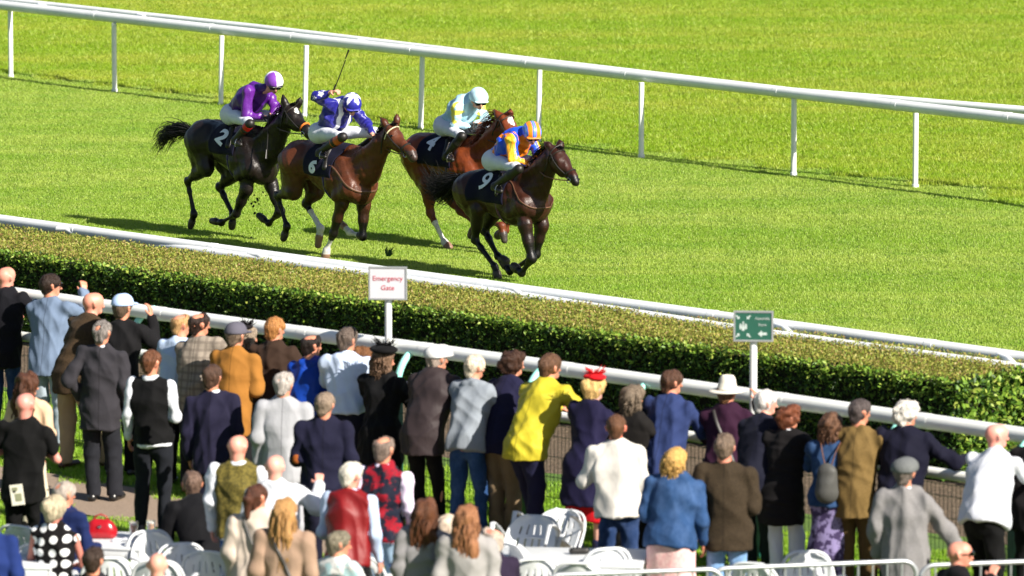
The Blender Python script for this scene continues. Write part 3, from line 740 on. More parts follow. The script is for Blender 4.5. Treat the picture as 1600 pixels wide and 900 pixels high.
        body = org_obj('body', [(T, .07)] + legs + [(N2 + hd, .05)], mcoat, root, .0155, lambda v, n_: wv(v, n_), colf); s.body = body
        bm = bmesh.new(); bm.from_mesh(body.data); s.bvh = BVHTree.FromBMesh(bm); bm.free()
        tv, tq = organic([(T, .07)], .022); s.tbvh = BVHTree.FromPolygons([tuple(x) for x in tv], [tuple(int(i) for i in f) for f in tq])
        for sy in (-1, 1):
            m = MB(); bm = bmesh.new(); bmesh.ops.create_uvsphere(bm, u_segments=10, v_segments=8, radius=.024)
            c = PO + a * .145 + up * .012 + Y * sy * .077
            m.add([tuple(Vector(c) + v.co) for v in bm.verts], [[v.index for v in f.verts] for f in bm.faces]); bm.free(); m.build('eye', eyem, root)
            m = MB(); c = MZ - a * .004 + Y * sy * .042 + up * .012; bm = bmesh.new(); bmesh.ops.create_uvsphere(bm, u_segments=8, v_segments=6, radius=.0135)
            m.add([tuple(Vector(c) + v.co) for v in bm.verts], [[v.index for v in f.verts] for f in bm.faces]); bm.free(); m.build('nostril', eyem, root)
        # mane and forelock
        st = []
        for i in range(190):
            t = rs.rand(); p = lerp(WI + V(.1, 0, .1), PO + up * .07, t) if t < .0 else None
            pb = lerp(NB, NT, min(1, t * 1.35)) if t < .74 else lerp(NT, PO, (t - .74) / .26)
            r_ = lerp(.19, .12, min(1, t * 1.35)); nn = nrm(np.cross(Y, nrm(NT - NB))); nn = nn if nn[2] > 0 else -nn
            p = pb + nn * (r_ - .015) + Y * rs.uniform(-.02, .02); side = rs.choice([-1, -1, 1])
            fl = V(-.6, side * .6, rs.uniform(.2, 1.0)) * q.get('mane', .10); pts = [p]
            for k in range(5): pts.append(pts[-1] + fl * .33 + V(-.012, side * .006, -.018 * k) + rs.randn(3) * .006)
            st.append(pts)
        for i in range(30):
            p = PO + up * .085 + Y * rs.uniform(-.03, .03); pts = [p]
            for k in range(4): pts.append(pts[-1] + a * .018 + up * .012 + rs.randn(3) * .008)
            st.append(pts)
        ribbons('mane', st, hairm(q.get('mcol', '#0b0908')), root, .006)
        if q.get('tail'):
            pts_ = [L(*p) for p in q['tail']]; st = []
            def bez(t):
                n_ = len(pts_) - 1; x = t * n_; i = min(int(x), n_ - 1); f = x - i
                p0, p1, p2, p3 = pts_[max(i - 1, 0)], pts_[i], pts_[i + 1], pts_[min(i + 2, n_)]
                return .5 * ((2 * p1) + (-p0 + p2) * f + (2 * p0 - 5 * p1 + 4 * p2 - p3) * f * f + (-p0 + 3 * p1 - 3 * p2 + p3) * f ** 3)
            for i in range(650 if q['name'] == 'd' else 300):
                o1 = rs.randn(3) * .02; o2 = rs.randn(3) * np.array([.07, .06, .07]) * q.get('tw', 1.0); end = rs.uniform(.55, 1.05); cu = rs.randn(3) * .03
                st.append([bez(min(1, end * k / 9)) + o1 + o2 * (k / 9) ** .8 + cu * math.sin(k * .7 + i) * k / 9 for k in range(10)])
            ribbons('tail', st, hairm('#0b0908'), root, .0085)
        # tack
        def hit(o, d):
            r_ = s.bvh.ray_cast(Vector(o), Vector(d), 3.0); return None if r_[0] is None else (np.array(r_[0]), np.array(r_[1]))
        s.hit = hit
        def thit(o, d):
            r_ = s.tbvh.ray_cast(Vector(o), Vector(d), 3.0); return None if r_[0] is None else (np.array(r_[0]), np.array(r_[1]))
        def ring(x, z, nang=28, off=.008, a0=0, a1=2 * math.pi, tilt=0.0):
            P_ = []
            for k in range(nang + 1):
                an = a0 + (a1 - a0) * k / nang; d = V(tilt * math.cos(an), math.sin(an), math.cos(an)); c = V(x, 0, z)
                hh = thit(c + nrm(d) * 1.2, -nrm(d))
                if hh is not None: P_.append(hh[0] + hh[1] * off)
            return P_
        s.ring = ring
        # saddlecloth draped on the back
        xr, xf = BA[0] + q.get('cr', -.25), BA[0] + .42; vs = []; nx_, na = 22, 30
        amax = R(q.get('cd', 108))
        for i in range(nx_ + 1):
            x = lerp(xr, xf, i / nx_)
            for j in range(na + 1):
                an = lerp(-amax, amax, j / na); sk = .10 * abs(math.sin(an)) * (-1)
                d = V(0, math.sin(an), math.cos(an)); c = V(x + sk, 0, BA[2] + .02); hh = thit(c + d * 1.0, -d)
                p = hh[0] + hh[1] * .018 if hh is not None else c + d * .3
                vs.append(p)
        fs = [(i * (na + 1) + j, i * (na + 1) + j + 1, (i + 1) * (na + 1) + j + 1, (i + 1) * (na + 1) + j) for i in range(nx_) for j in range(na)]
        clo = mesh_obj('saddlecloth', vs, fs, navy, root); md = clo.modifiers.new('t', 'SOLIDIFY'); md.thickness = .008; md.offset = 1
        bm = bmesh.new(); bm.from_mesh(clo.data); s.cbvh = BVHTree.FromBMesh(bm); bm.free()
        # number on the near flank
        if q.get('num'):
            cu = bpy.data.curves.new('t', 'FONT'); cu.body = q['num']; cu.size = q.get('nsize', .30); cu.align_x = 'CENTER'; cu.align_y = 'CENTER'; cu.offset = q.get('noff', .012); cu.resolution_u = 4
            o = bpy.data.objects.new('t', cu); COL.objects.link(o); dg = bpy.context.evaluated_depsgraph_get(); dg.update()
            me = bpy.data.meshes.new_from_object(o.evaluated_get(dg)); bpy.data.objects.remove(o)
            bm = bmesh.new(); bm.from_mesh(me); bmesh.ops.triangulate(bm, faces=bm.faces[:])
            for _ in range(3): bmesh.ops.subdivide_edges(bm, edges=[e for e in bm.edges if e.calc_length() > .03], cuts=1); bmesh.ops.triangulate(bm, faces=bm.faces[:])
            co_ = np.array([np.dot(V(0, 0, CAMH) - s.O, s.hd), np.dot(V(0, 0, CAMH) - s.O, s.lf), CAMH]); tg = L(*q['npx'], -.25)
            r_ = s.cbvh.ray_cast(Vector(co_), Vector(nrm(tg - co_)), 500.0); cc = np.array(r_[0]) if r_[0] is not None else tg
            nn = np.array(r_[1]) if r_[0] is not None else V(0, -1, 0); nn = nrm(V(0, -.92, .38)); ux = nrm(V(1, 0, 0) - nn[0] * nn); vz = np.cross(nn, ux); vz = vz if vz[2] > 0 else -vz
            ro = R(q.get('nrot', -20))
            for v in bm.verts:
                x, z = v.co.x * 1.15, v.co.y; x, z = x * math.cos(ro) - z * math.sin(ro), x * math.sin(ro) + z * math.cos(ro)
                p_ = Vector(cc + ux * x + vz * z); n_ = Vector(nn); r_ = s.cbvh.ray_cast(p_ + n_ * .3, -n_, .8); r2 = s.bvh.ray_cast(p_ + n_ * .3, -n_, .8)
                hs_ = [r[0] for r in (r_, r2) if r[0] is not None]
                v.co = (max(hs_, key=lambda h_: h_.dot(n_)) if hs_ else p_) + n_ * .020
            bm.to_mesh(me); bm.free(); me.materials.clear(); me.materials.append(numw); me.name = 'number'
            link(bpy.data.objects.new('number', me), clo)
        # saddle, girth, breastgirth
        sd_ = [Pr(BA + V(.05, 0, .28), BA + V(.3, 0, .29), .06, .055, u=Y, k=.8), Pr(BA + V(.12, -.12, .24), BA + V(.2, -.26, .05), .05, .045, u=Y, k=1.0), Pr(BA + V(.12, .12, .24), BA + V(.2, .26, .05), .05, .045)]
        org_obj('saddle', [(sd_, .05)], leather, root, .014)
        P_ = ring(GI[0] - .12, GI[2], 40, .010); m = MB(); m.tube(P_, .022, 8, True, .25) if len(P_) > 4 else None; m.build('girth', fabric(q.get('girth', '#3a3048'), 'stripe', '#6a6078'), root)
        rt = q.get('breast')
        if rt:
            P_ = []
            for k in range(41):
                an = lerp(-math.pi * .66, math.pi * .66, k / 40); d = V(math.cos(an), math.sin(an), 0); c = CH + V(-.15, 0, -.02 + .30 * float(smooth(abs(an), .35, 2.0)))
                hh = hit(c + nrm(d) * 1.2, -nrm(d))
                if hh is not None: P_.append(hh[0] + hh[1] * .006)
            m = MB(); m.tube(P_, .011 if rt == 1 else .008, 8, True, 1.6); m.build('breastgirth', tan, root)
        # bridle
        def hring(t0, tilt=0.0, r_=.007, mat=leather, nm='bridle_strap', a0=-math.pi, a1=math.pi, dn=.06):
            c = PO + a * t0 - up * dn; P_ = []
            for k in range(25):
                an = lerp(a0, a1, k / 24); d = nrm(math.sin(an) * Y + math.cos(an) * up + tilt * math.cos(an) * a)
                hh = hit(c + d * .35, -d)
                if hh is not None: P_.append(hh[0] + hh[1] * .006)
            if len(P_) > 3:
                m = MB(); m.tube(P_, r_, 6); m.build(nm, mat, root)
        nb = paint('noseband_%s' % q['name'], q.get('nbc', (.015, .012, .01)), .5)
        hring(.36, .1, .013, nb, 'noseband'); hring(.07, .0, .008, paint('brow_%s' % q['name'], q.get('brow', (.02, .015, .01)), .5), 'browband', -1.9, 1.9)
        hring(.03, -.25, .008, leather, 'headstrap')
        bit = {}
        for sy in (-1, 1):
            P_ = []
            for k in range(12):
                t = k / 11; c = PO + a * lerp(.03, .44, t) - up * lerp(.0, .05, t); hh = hit(c + Y * sy * .35, -Y * sy)
                if hh is not None: P_.append(hh[0] + Y * sy * .007)
            m = MB(); m.tube(P_, .0075, 6); m.build('cheek_strap', leather, root)
            e = P_[-1]; bit[sy] = e
            m = MB(); m.tube([e + (math.cos(x) * a + math.sin(x) * up) * .032 for x in np.linspace(0, 6.3, 15)], .0055, 6); m.build('bit_ring', steel, root)
        s.bit = bit
        return root
    def org_head(s): pass
# jockeys ------------------------------------------------------------
def cone(*a, **k): return Pr(*a, **k)
def hand_prims(w_, d, pn, side=1, curl=.5, s=1.0):
    """palm, four unequal bent fingers and a thumb; w_ wrist, d direction, pn palm normal"""
    d = nrm(d); pn = nrm(pn - np.dot(pn, d) * d); x = np.cross(d, pn) * side; g = []
    pc = w_ + d * .05 * s
    for t in (-.026, -.009, .009, .026): g.append(Pr(w_ + d * .012 + x * t * .6, pc + d * .035 * s + x * t, .014 * s, .0125 * s, 'skin'))
    for i, (t, ln) in enumerate(((-.029, .062), (-.010, .074), (.010, .080), (.030, .070))):
        p = pc + d * .037 * s + x * t; a = curl * .5; seg = (.44, .32, .24)
        for k in range(3):
            dd = nrm(math.cos(a) * d + math.sin(a) * pn + x * t * 1.2 * (1 - curl)); q_ = p + dd * ln * seg[k] * s
            g.append(Pr(p, q_, .0098 * s - .0009 * k, .0092 * s - .0009 * k, 'skin')); p = q_; a += curl * 1.15
    p = w_ + d * .022 + x * .026; q_ = p + nrm(d * .6 + x * .8 + pn * .25) * .038 * s; r_ = q_ + nrm(d * .85 + x * .2 + pn * (.25 + .5 * curl)) * .032 * s
    g += [Pr(p, q_, .0145 * s, .0115 * s, 'skin'), Pr(q_, r_, .0115 * s, .009 * s, 'skin')]
    return g
def ik_elbow(a, b, l1, l2, hint):
    d = b - a; L = min(np.linalg.norm(d), (l1 + l2) * .995); u = nrm(d); x = (l1 * l1 - l2 * l2 + L * L) / (2 * L); h = math.sqrt(max(l1 * l1 - x * x, 0))
    hn = hint - np.dot(hint, u) * u; return a + u * x + nrm(hn) * h
def join(objs, name, parent):
    base = objs[0]; bm = bmesh.new()
    for o in objs: bm.from_mesh(o.data)
    bm.to_mesh(base.data); bm.free()
    for o in objs[1:]: bpy.data.objects.remove(o)
    base.data.shade_smooth(); base.name = name; base.parent = parent; return base
def jockey(H, q):
    L = H.L
    root = empty('person', H.O, H.rz, q['label'], 'person', 'jockeys riding the racehorses')
    pel, che, hdc = L(*q['pel']), L(*q['che']), L(*q['head']); 
    Y = V(0, 1, 0); sh = {}; el = {}; ha = {}; hip = {}; kn = {}; an = {}; to = {}
    ax = nrm(che - pel); neck = che + ax * .20
    for sy, k in ((-1, 'R'), (1, 'L')):
        sh[sy] = L(*q['sh' + k], sy * .19) if 'sh' + k in q else che + ax * .12 + Y * sy * .19
        ha[sy] = L(*q['ha' + k][:2], q['ha' + k][2]); el[sy] = L(*q['el' + k][:2], q['el' + k][2])
        hip[sy] = pel + Y * sy * .10; kn[sy] = L(*q['kn'], sy * .33) if sy < 0 else L(*q['kn'], -.33) * V(1, -1, 1)
        an[sy] = L(*q['an'], sy * .34) if sy < 0 else L(*q['an'], -.34) * V(1, -1, 1)
        to[sy] = L(*q['to'], sy * .37) if sy < 0 else L(*q['to'], -.37) * V(1, -1, 1)
    th = R(q.get('hyaw', 0)); fw = nrm(V(math.cos(th), math.sin(th), q.get('hp', -.45))); sd_ = nrm(np.cross(V(0, 0, 1), fw)); up = np.cross(fw, sd_)
    hp = lambda x, y, z: hdc + sd_ * x + fw * y + up * z
    # body (continuous: head, neck, trunk, limbs), mostly under the silks
    B = [Pr(hp(0, -.02, .02), hp(0, .02, .02), .085, .082, 'skin'), Pr(hp(0, .03, -.05), hp(0, .05, -.075), .056, .032, 'skin'), Pr(hp(0, .085, -.01), hp(0, .105, -.035), .010, .015, 'skin'),
         Pr(hp(0, .085, -.062), hp(0, .088, -.062), .014, t='lip'),
         Pr(hp(0, -.03, -.06), neck, .052, .058, 'skin'), Pr(neck, che, .07, .10, 'skin'), Pr(che, pel, .10, .10, 'skin')]
    for sy in (-1, 1):
        B += [Pr(hp(sy * .08, -.01, -.02), hp(sy * .082, -.015, .01), .018, .02, 'skin'), Pr(neck, sh[sy], .05, .04, 'skin'), Pr(sh[sy], el[sy], .038, .034, 'skin'), Pr(el[sy], ha[sy], .034, .025, 'skin'),
              Pr(pel, hip[sy], .08, .08, 'skin'), Pr(hip[sy], kn[sy], .07, .048, 'skin'), Pr(kn[sy], an[sy], .045, .03, 'skin')]
    def sk(v, t):
        out = np.tile(hexc('#d39a80'), (len(v), 1)); out[t == 'lip'] = hexc('#a35a50'); return out
    msk = vcol('jockey_skin', .5, 0, .15, 40, .08)
    b1 = org_obj('body', [(B, .025)], msk, root, .011, None, sk)
    hs = []
    for sy in (-1, 1):
        d = nrm(ha[sy] - el[sy]) * .6 + V(.4, 0, 0)
        if q.get('gl' + ('R' if sy < 0 else 'L'), True): mt = leather
        else: mt = None
        g = hand_prims(ha[sy] - nrm(d) * .03, d, V(.1, -.2 * sy, -1), sy, 1.0, 1.05)
        if mt: org_obj('glove', [(g, .006)], mt, root, .0065)
        else: hs.append(org_obj('hand', [(g, .006)], msk, root, .0065, None, sk))
    if hs: join([b1] + hs, 'body', root)
    # silks
    T = [Pr(pel + ax * .05, che, .145, .178, 'body', Y, .95), Pr(che, che + ax * .12, .178, .145, 'body', Y, .85), Pr(sh[-1], sh[1], .072, .072, 'body'), Pr(neck - ax * .04, neck + ax * .03, .085, .07, 'body'), Pr(neck, lerp(neck, hdc, .42), .068, .056, 'body')]
    A = []
    for sy, k in ((-1, 'R'), (1, 'L')):
        A += [Pr(sh[sy], el[sy], .075, .06, 'sleeve' + k), Pr(el[sy], lerp(el[sy], ha[sy], .88), .06, .036, 'sleeve' + k)]
    wr_ = wrinkle(len(q['label']), .009, 26, (1, 1, 1), True)
    fr_ = dict(pel=pel, che=che, ax=ax, sh=sh, el=el, ha=ha)
    org_obj('silks', [(T + A, .035)], vcol('silk', .36, 0, .5, 30, .12), root, .011, lambda v, n_: wr_(v, n_), lambda v, t: q['silk'](v, t, fr_))
    Bq = [Pr(pel + V(-.02, -.09, 0), pel + V(-.02, .09, 0), .135, t='')]
    for sy in (-1, 1): Bq += [Pr(hip[sy], lerp(hip[sy], kn[sy], .86), .105, .062), Pr(lerp(hip[sy], kn[sy], .86), kn[sy], .060, .050)]
    wr2 = wrinkle(31, .005, 22, (1, 1, 1))
    org_obj('breeches', [(Bq, .05)], fabric('#d9dce6', rough=.6), root, .012, lambda v, n_: wr2(v, n_))
    for sy in (-1, 1):
        bt = [Pr(lerp(hip[sy], kn[sy], .95), kn[sy], .055, .054), Pr(kn[sy], lerp(kn[sy], an[sy], .35), .055, .058), Pr(lerp(kn[sy], an[sy], .35), an[sy], .058, .038), Pr(an[sy] + V(-.02, 0, -.03), to[sy], .038, .030), Pr(an[sy], an[sy] + V(-.01, 0, -.03), .045, .04)]
        bo = org_obj('boot', [(bt, .02)], leather, root, .010)
        if q.get('boot'):
            m = MB(); m.tube([lerp(kn[sy], an[sy], .1), lerp(kn[sy], an[sy], .42)], [.060, .060], 16); m.build('boot_top', paint('boot_top_' + q['name'], q['boot'], .4), bo)
    # helmet
    he = [Pr(hp(0, -.035, .045), hp(0, .015, .045), .118, .114, 'cap', None), ]
    hc = org_obj('helmet', [(he, .02, [(hp(0, 0, .0), -up * 1.0 + fw * .12)])], vcol('silkcap', .32, 0, .2, 40, .06), root, .0095, None, lambda v, t: q['cap'](v, hdc, fw, sd_, up))
    pk = [Pr(hp(-.05, .10, .02), hp(.05, .10, .02), .045, t='p', u=up, k=3.2)]
    org_obj('peak', [(pk, .01)], paint('peak_' + q['name'], q.get('peak', (.01, .01, .012)), .3), hc, .009)
    gg = [Pr(hp(-.045, .075, -.012), hp(.045, .075, -.012), .030), Pr(hp(-.085, .0, .0), hp(-.05, .07, -.01), .012, .02), Pr(hp(.085, .0, .0), hp(.05, .07, -.01), .012, .02)]
    org_obj('goggles', [(gg, .02)], paint('goggle', (.008, .008, .01), .12), root, .009)
    # stirrups hang from the saddle onto the foot
    T_ = 0
    for sy in (-1, 1):
        f = lerp(an[sy], to[sy], .6); m = MB()
        m.tube([f + V(0, math.cos(x) * .055, -.035 + .075 * (math.sin(x) + .2)) for x in np.linspace(-.4, math.pi + .4, 13)] + [f + V(0, -.05, -.045), f + V(0, .05, -.045)], .006, 6)
        st = m.build('stirrup', steel, H.root)
        m = MB(); m.tube([f + V(0, 0, .06), H.BA + V(.18, sy * .24, .12)], .009, 6, True, .4); m.build('stirrup_leather', leather, H.root)
        a_, b_ = H.bit[sy], ha[1 if q['name'] == 'b' else sy]; mid = lerp(a_, b_, .5) - V(0, 0, .05) + Y * sy * .06
        m = MB(); m.tube([a_, lerp(a_, mid, .5) - V(0, 0, .015), mid, lerp(mid, b_, .5) - V(0, 0, .0), b_], .0075, 6, True); m.build('rein', tan if q.get('tanrein') else leather, H.root)
    if q.get('whip'):
        a_, b_ = L(*q['whip'][0][:2], q['whip'][0][2]), L(*q['whip'][1][:2], q['whip'][1][2])
        ro = empty('whip', tuple(H.O), H.rz, q['wlabel'], 'whip')
        m = MB(); m.tube([lerp(a_, b_, -.06), lerp(a_, b_, .15)], .012, 8); m.build('handle', leather, ro)
        m = MB(); m.tube([lerp(a_, b_, t) + V(.0, 0, -.02 * math.sin(t * 3.1)) for t in (.15, .4, .6, .78)], .0065, 6); m.build('shaft', leather, ro)
        m = MB(); m.tube([lerp(a_, b_, .78), lerp(a_, b_, 1.0)], [.009, .016], 6, True, .4); m.build('flap', leather, ro)
    return root
C_ = lambda h: np.array(hexc(h))
def silk9(v, t, f):
    o = np.tile(C_('#1f4fd8'), (len(v), 1)); rel = v - f['che']; side = np.abs(rel[:, 1])
    o[(np.abs(side - .15) < .014)] = C_('#f08418')
    for k, sy in (('R', -1), ('L', 1)):
        m = np.array([x == 'sleeve' + k for x in t]); ax_ = nrm(f['el'][sy] - f['sh'][sy]); q_ = v[m] - f['sh'][sy]
        vv = v[m]; best = None
        for a_, b_ in ((f['sh'][sy], f['el'][sy]), (f['el'][sy], f['ha'][sy])):
            ba = b_ - a_; h_ = np.clip(((vv - a_) @ ba) / (ba @ ba), 0, 1); w_ = vv - (a_ + h_[:, None] * ba); dd = np.linalg.norm(w_, axis=1)
            od = nrm(V(.35, sy * .8, .35)); c_ = (w_ @ od) / (dd + 1e-9)
            best = (dd, c_) if best is None else (np.minimum(best[0], dd), np.where(dd < best[0], c_, best[1]))
        oo = np.tile(C_('#1f4fd8'), (m.sum(), 1)); oo[best[1] > .55] = C_('#f7a52a'); oo[best[1] > .93] = C_('#f3d43a'); o[m] = oo
    o[(rel @ nrm(V(.8, 0, -.6)) > .10) & (side < .12)] = C_('#f08418'); return o
def cap9(v, c, fw, sd_, up):
    x = (v - c) @ sd_; z = (v - c) @ fw; o = np.tile(C_('#f08a1e'), (len(v), 1)); o[np.sin((x + .02) * 62) > .1] = C_('#3f6fd8'); o[np.sin((x + .02) * 62) > .93] = C_('#7fa0e0'); return o
def silk2(v, t, f):
    o = np.tile(C_('#5c1f84'), (len(v), 1)); m = np.array([x == 'body' for x in t]); o[m] = C_('#451570'); return o  # torso purple darker than the sleeves, shade put into the colour
def cap2(v, c, fw, sd_, up):
    x = (v - c) @ sd_; y = (v - c) @ fw; o = np.tile(C_('#7a3fa8'), (len(v), 1)); o[(x > .0) ^ (y < -.03)] = C_('#f2f0f6'); return o
def silk5(v, t, f):
    o = np.tile(C_('#25237e'), (len(v), 1)); m = np.array([x == 'body' for x in t]); rel = v - f['che']
    o[m & (np.abs(np.abs(rel[:, 1]) - .085) < .026)] = C_('#e8e8f2')
    rs = np.random.RandomState(3)
    for i in range(16):
        k = 'R' if i % 2 else 'L'; sy = -1 if k == 'R' else 1; c = lerp(f['sh'][sy], f['el'][sy], rs.rand()) if i % 4 < 2 else lerp(f['el'][sy], f['ha'][sy], rs.rand() * .8); c = c + rs.randn(3) * .05 + V(0, sy * .03, 0)
        d = v - c; r_ = np.linalg.norm(d, axis=1); an = np.arctan2(d[:, 2], d[:, 0]); o[r_ < .020 + .022 * np.cos(an * 2.5) ** 2] = C_('#e8e8f2')
    return o
def cap5(v, c, fw, sd_, up):
    o = np.tile(C_('#2a2990'), (len(v), 1)); x = (v - c) @ sd_; y = (v - c) @ fw; z = (v - c) @ up
    r_ = np.sqrt(x * x + (y - .0) ** 2); an = np.arctan2(y, x); o[(z > .06) & (r_ < .045 + .075 * np.abs(np.cos(an * 2.5 + .4)) ** 2)] = C_('#eeeef6'); return o
def silk4(v, t, f):
    o = np.tile(C_('#a9cfe0'), (len(v), 1))
    for sy in (-1, 1):
        c = lerp(f['sh'][sy], f['el'][sy], .35) + V(0, sy * .04, .02); d = v - c; r_ = np.linalg.norm(d, axis=1); an = np.arctan2(d[:, 2], d[:, 0]); o[r_ < .105 + .045 * np.cos(an * 5)] = C_('#f4ea55')
    return o
def cap4(v, c, fw, sd_, up): return np.tile(C_('#bfe2ee'), (len(v), 1))
HS = [
 dict(name='a', dbg=1, label='near-black racehorse at the back of the field with number 2 cloth and orange noseband', ang=42, ground=(330, 367), gy=0, HQ=(327, 218), LOIN=(346, 222), BAR=(366, 229), GIR=(391, 246), CH=(409, 263), WI=(400, 212),
  NB=(421, 232), NT=(443, 190), POLL=(452, 170), CHEEK=(457, 183), MUZ=(484, 208), earR=((446, 167), (442, 148)), earL=((465, 166), (470, 151)),
  NH=((322, 262), (293, 283), (303, 335), (298, 354)), FH=((366, 270), (343, 292), (364, 336), (362, 355)), NF=((385, 295), (369, 334), (346, 348), (331, 345)), FF=((424, 290), (438, 330), (420, 349), (405, 337)),
  socks=(), col=dict(coat=(.010, .006, .005), dark=(.006, .004, .004), point=(.004, .003, .003)), star=.04, tail=[(300, 207), (284, 203), (262, 208), (247, 230)], tw=.9, nbc=(.75, .2, .03), num='2', npx=(347, 215), nsize=.27, nrot=-28, mane=.05, cr=-.10, girth='#2a2450'),
 dict(name='b', dbg=1, label='bay racehorse with white lower legs and brown breastgirth, second from the left', ang=43, ground=(508, 405), gy=-.12, HQ=(475, 251), LOIN=(497, 253), BAR=(516, 263), GIR=(541, 277), CH=(562, 295), WI=(552, 242),
  NB=(573, 264), NT=(600, 220), POLL=(609, 202), CHEEK=(617, 217), MUZ=(647, 244), earR=((606, 199), (594, 183)), earL=((620, 194), (620, 178)),
  NH=((459, 299), (433, 306), (448, 354), (443, 373)), FH=((493, 300), (478, 318), (501, 357), (497, 383)), NF=((534, 318), (521, 365), (510, 391), (508, 403)), FF=((568, 320), (567, 370), (546, 363), (532, 348)),
  socks=('FH', 'FF', 'NF'), col=dict(coat=(.085, .024, .009), dark=(.016, .006, .004), point=(.005, .004, .003)), lowdark=.5, num='6', npx=(489, 261), nsize=.22, nrot=-25, brow=(.72, .66, .42), breast=1, mane=.03, cr=-.12, girth='#2c2360', muz=(.05, .03, .025)),
 dict(name='c', dbg=1, label='chestnut racehorse with a white blaze and number 4 cloth, behind the leader', ang=42, ground=(704, 389), gy=-.12, HQ=(664, 239), LOIN=(683, 240), BAR=(703, 248), GIR=(733, 263), CH=(755, 282), WI=(738, 228),
  NB=(758, 248), NT=(780, 202), POLL=(787, 184), CHEEK=(795, 197), MUZ=(820, 231), earR=((784, 186), (772, 171)), earL=((797, 182), (797, 168)),
  NH=((668, 290), (672, 333), (695, 379), (702, 388)), FH=((700, 300), (720, 330), (742, 350), (735, 368)), NF=((748, 305), (762, 345), (784, 353), (788, 376)), FF=((775, 310), (800, 335), (790, 360), (778, 368)),
  socks=('NH',), col=dict(coat=(.150, .032, .008), dark=(.045, .012, .005), point=(.13, .032, .012)), lowdark=.25, star=.06, tail=None, num='4', npx=(676, 224), nsize=.29, nrot=-14, mcol='#5a2410', mane=.10, cr=-.22),
 dict(name='d', dbg=1, label='dark brown racehorse in front of the field with number 9 cloth', ang=41, ground=(778, 437), gy=-.12, HQ=(749, 298), LOIN=(768, 296), BAR=(786, 304), GIR=(812, 313), CH=(835, 320), WI=(818, 281),
  NB=(838, 288), NT=(860, 246), POLL=(868, 237), CHEEK=(875, 252), MUZ=(900, 282), earR=((862, 231), (851, 222)), earL=((877, 230), (874, 217)),
  NH=((748, 326), (742, 375), (773, 416), (778, 434)), FH=((772, 330), (757, 360), (778, 401), (791, 408)), NF=((820, 352), (831, 404), (815, 427), (803, 416)), FF=((846, 352), (838, 398), (797, 424), (784, 408)),
  socks=(), col=dict(coat=(.036, .011, .006), dark=(.009, .005, .004), point=(.004, .003, .003)), lowdark=.5, tail=[(718, 280), (704, 288), (688, 297), (674, 280)], tw=1.2, num='9', npx=(758, 285), nsize=.35, noff=.006, nrot=-20, mane=.08, breast=2, girth='#6a3048', cr=-.24)]
JS = [
 dict(name='a', label='jockey in purple silks with purple and white cap on the near-black number 2 horse', pel=(370, 178), che=(392, 155), head=(428, 132), shR=(388, 143), elR=(386, 180, -.22), haR=(414, 183, -.06), elL=(432, 168, .20), haL=(423, 179, .05), kn=(391, 193), an=(367, 218), to=(376, 226),
  silk=silk2, cap=cap2, boot=(.6, .01, .01), hyaw=-25, hp=-.35, whip=((420, 184, -.08), (416, 248, -.25)), wlabel='dark whip hanging down beside the near-black horse shoulder'),
 dict(name='b', label='jockey in blue silks with white braces and starred cap, arm raised with whip', pel=(508, 207), che=(525, 180), head=(550, 166), shR=(517, 163), elR=(493, 152, -.45), haR=(520, 143, -.38), elL=(572, 192, .30), haL=(582, 210, .10), kn=(536, 214), an=(499, 237), to=(508, 245),
  silk=silk5, cap=cap5, boot=(.55, .10, .02), hyaw=-30, hp=-.5, glR=False, glL=False, whip=((521, 142, -.38), (545, 78, -.40)), wlabel='dark whip held up by the jockey in blue silks', tanrein=1, peak=(.03, .03, .3)),
 dict(name='c', label='jockey in pale blue silks with yellow sleeve patches and pale blue cap', pel=(703, 196), che=(722, 172), head=(748, 157), shR=(713, 169), elR=(710, 193, -.22), haR=(733, 199, -.06), elL=(760, 188, .20), haL=(741, 193, .05), kn=(722, 213), an=(698, 242), to=(707, 250),
  silk=silk4, cap=cap4, hyaw=-22, hp=-.25, peak=(.5, .75, .82)),
 dict(name='d', label='jockey in royal blue and orange silks with striped cap on the leading horse', pel=(780, 250), che=(803, 225), head=(831, 211), shR=(799, 219), elR=(803, 250, -.22), haR=(827, 255, -.06), elL=(843, 247, .20), haL=(838, 252, .05), kn=(811, 264), an=(773, 290), to=(783, 299),
  silk=silk9, cap=cap9, hyaw=-28, hp=-.4, glR=False, glL=False, tanrein=1, peak=(.75, .22, .03))]
HO = []
for hq, jq in zip(HS, JS):
    H = Horse(hq); H.build(); jockey(H, jq); HO.append(H)
# clods of turf kicked up by the hooves
mclod = paint('turf_clod', (.02, .035, .01), .9, .3, 40)
rs = np.random.RandomState(12)
def clod(px, py, H, r_, yl=0):
    p = H.L(px, py, yl); p = H.O + H.hd * p[0] + H.lf * p[1] + V(0, 0, p[2])
    bm = bmesh.new(); bmesh.ops.create_icosphere(bm, subdivisions=1, radius=r_)
    for v in bm.verts: v.co *= 1 + .45 * mnoise.noise(v.co * 40 + Vector(p)); v.co.x *= 1.3
    me = bpy.data.meshes.new('turf_clod'); bm.to_mesh(me); bm.free(); me.materials.append(mclod)
    o = link(bpy.data.objects.new('turf_clod', me)); o.location = p; o.rotation_euler = rs.uniform(0, 3, 3)
    tag(o, 'small dark clod of turf flying up behind the racing hooves', 'clod', 'turf clods in the air')
for i in range(22):
    clod(rs.normal(402, 12), rs.normal(325, 16), HO[0], rs.uniform(.005, .014), .1)
for x, y in ((396, 322), (398, 333), (393, 318), (402, 311)): clod(x, y, HO[0], .017, .1)
for i in range(14): clod(rs.uniform(450, 480), rs.uniform(290, 345), HO[1], rs.uniform(.005, .012), .1)
c9 = at(607, 400, .12)
m = MB()
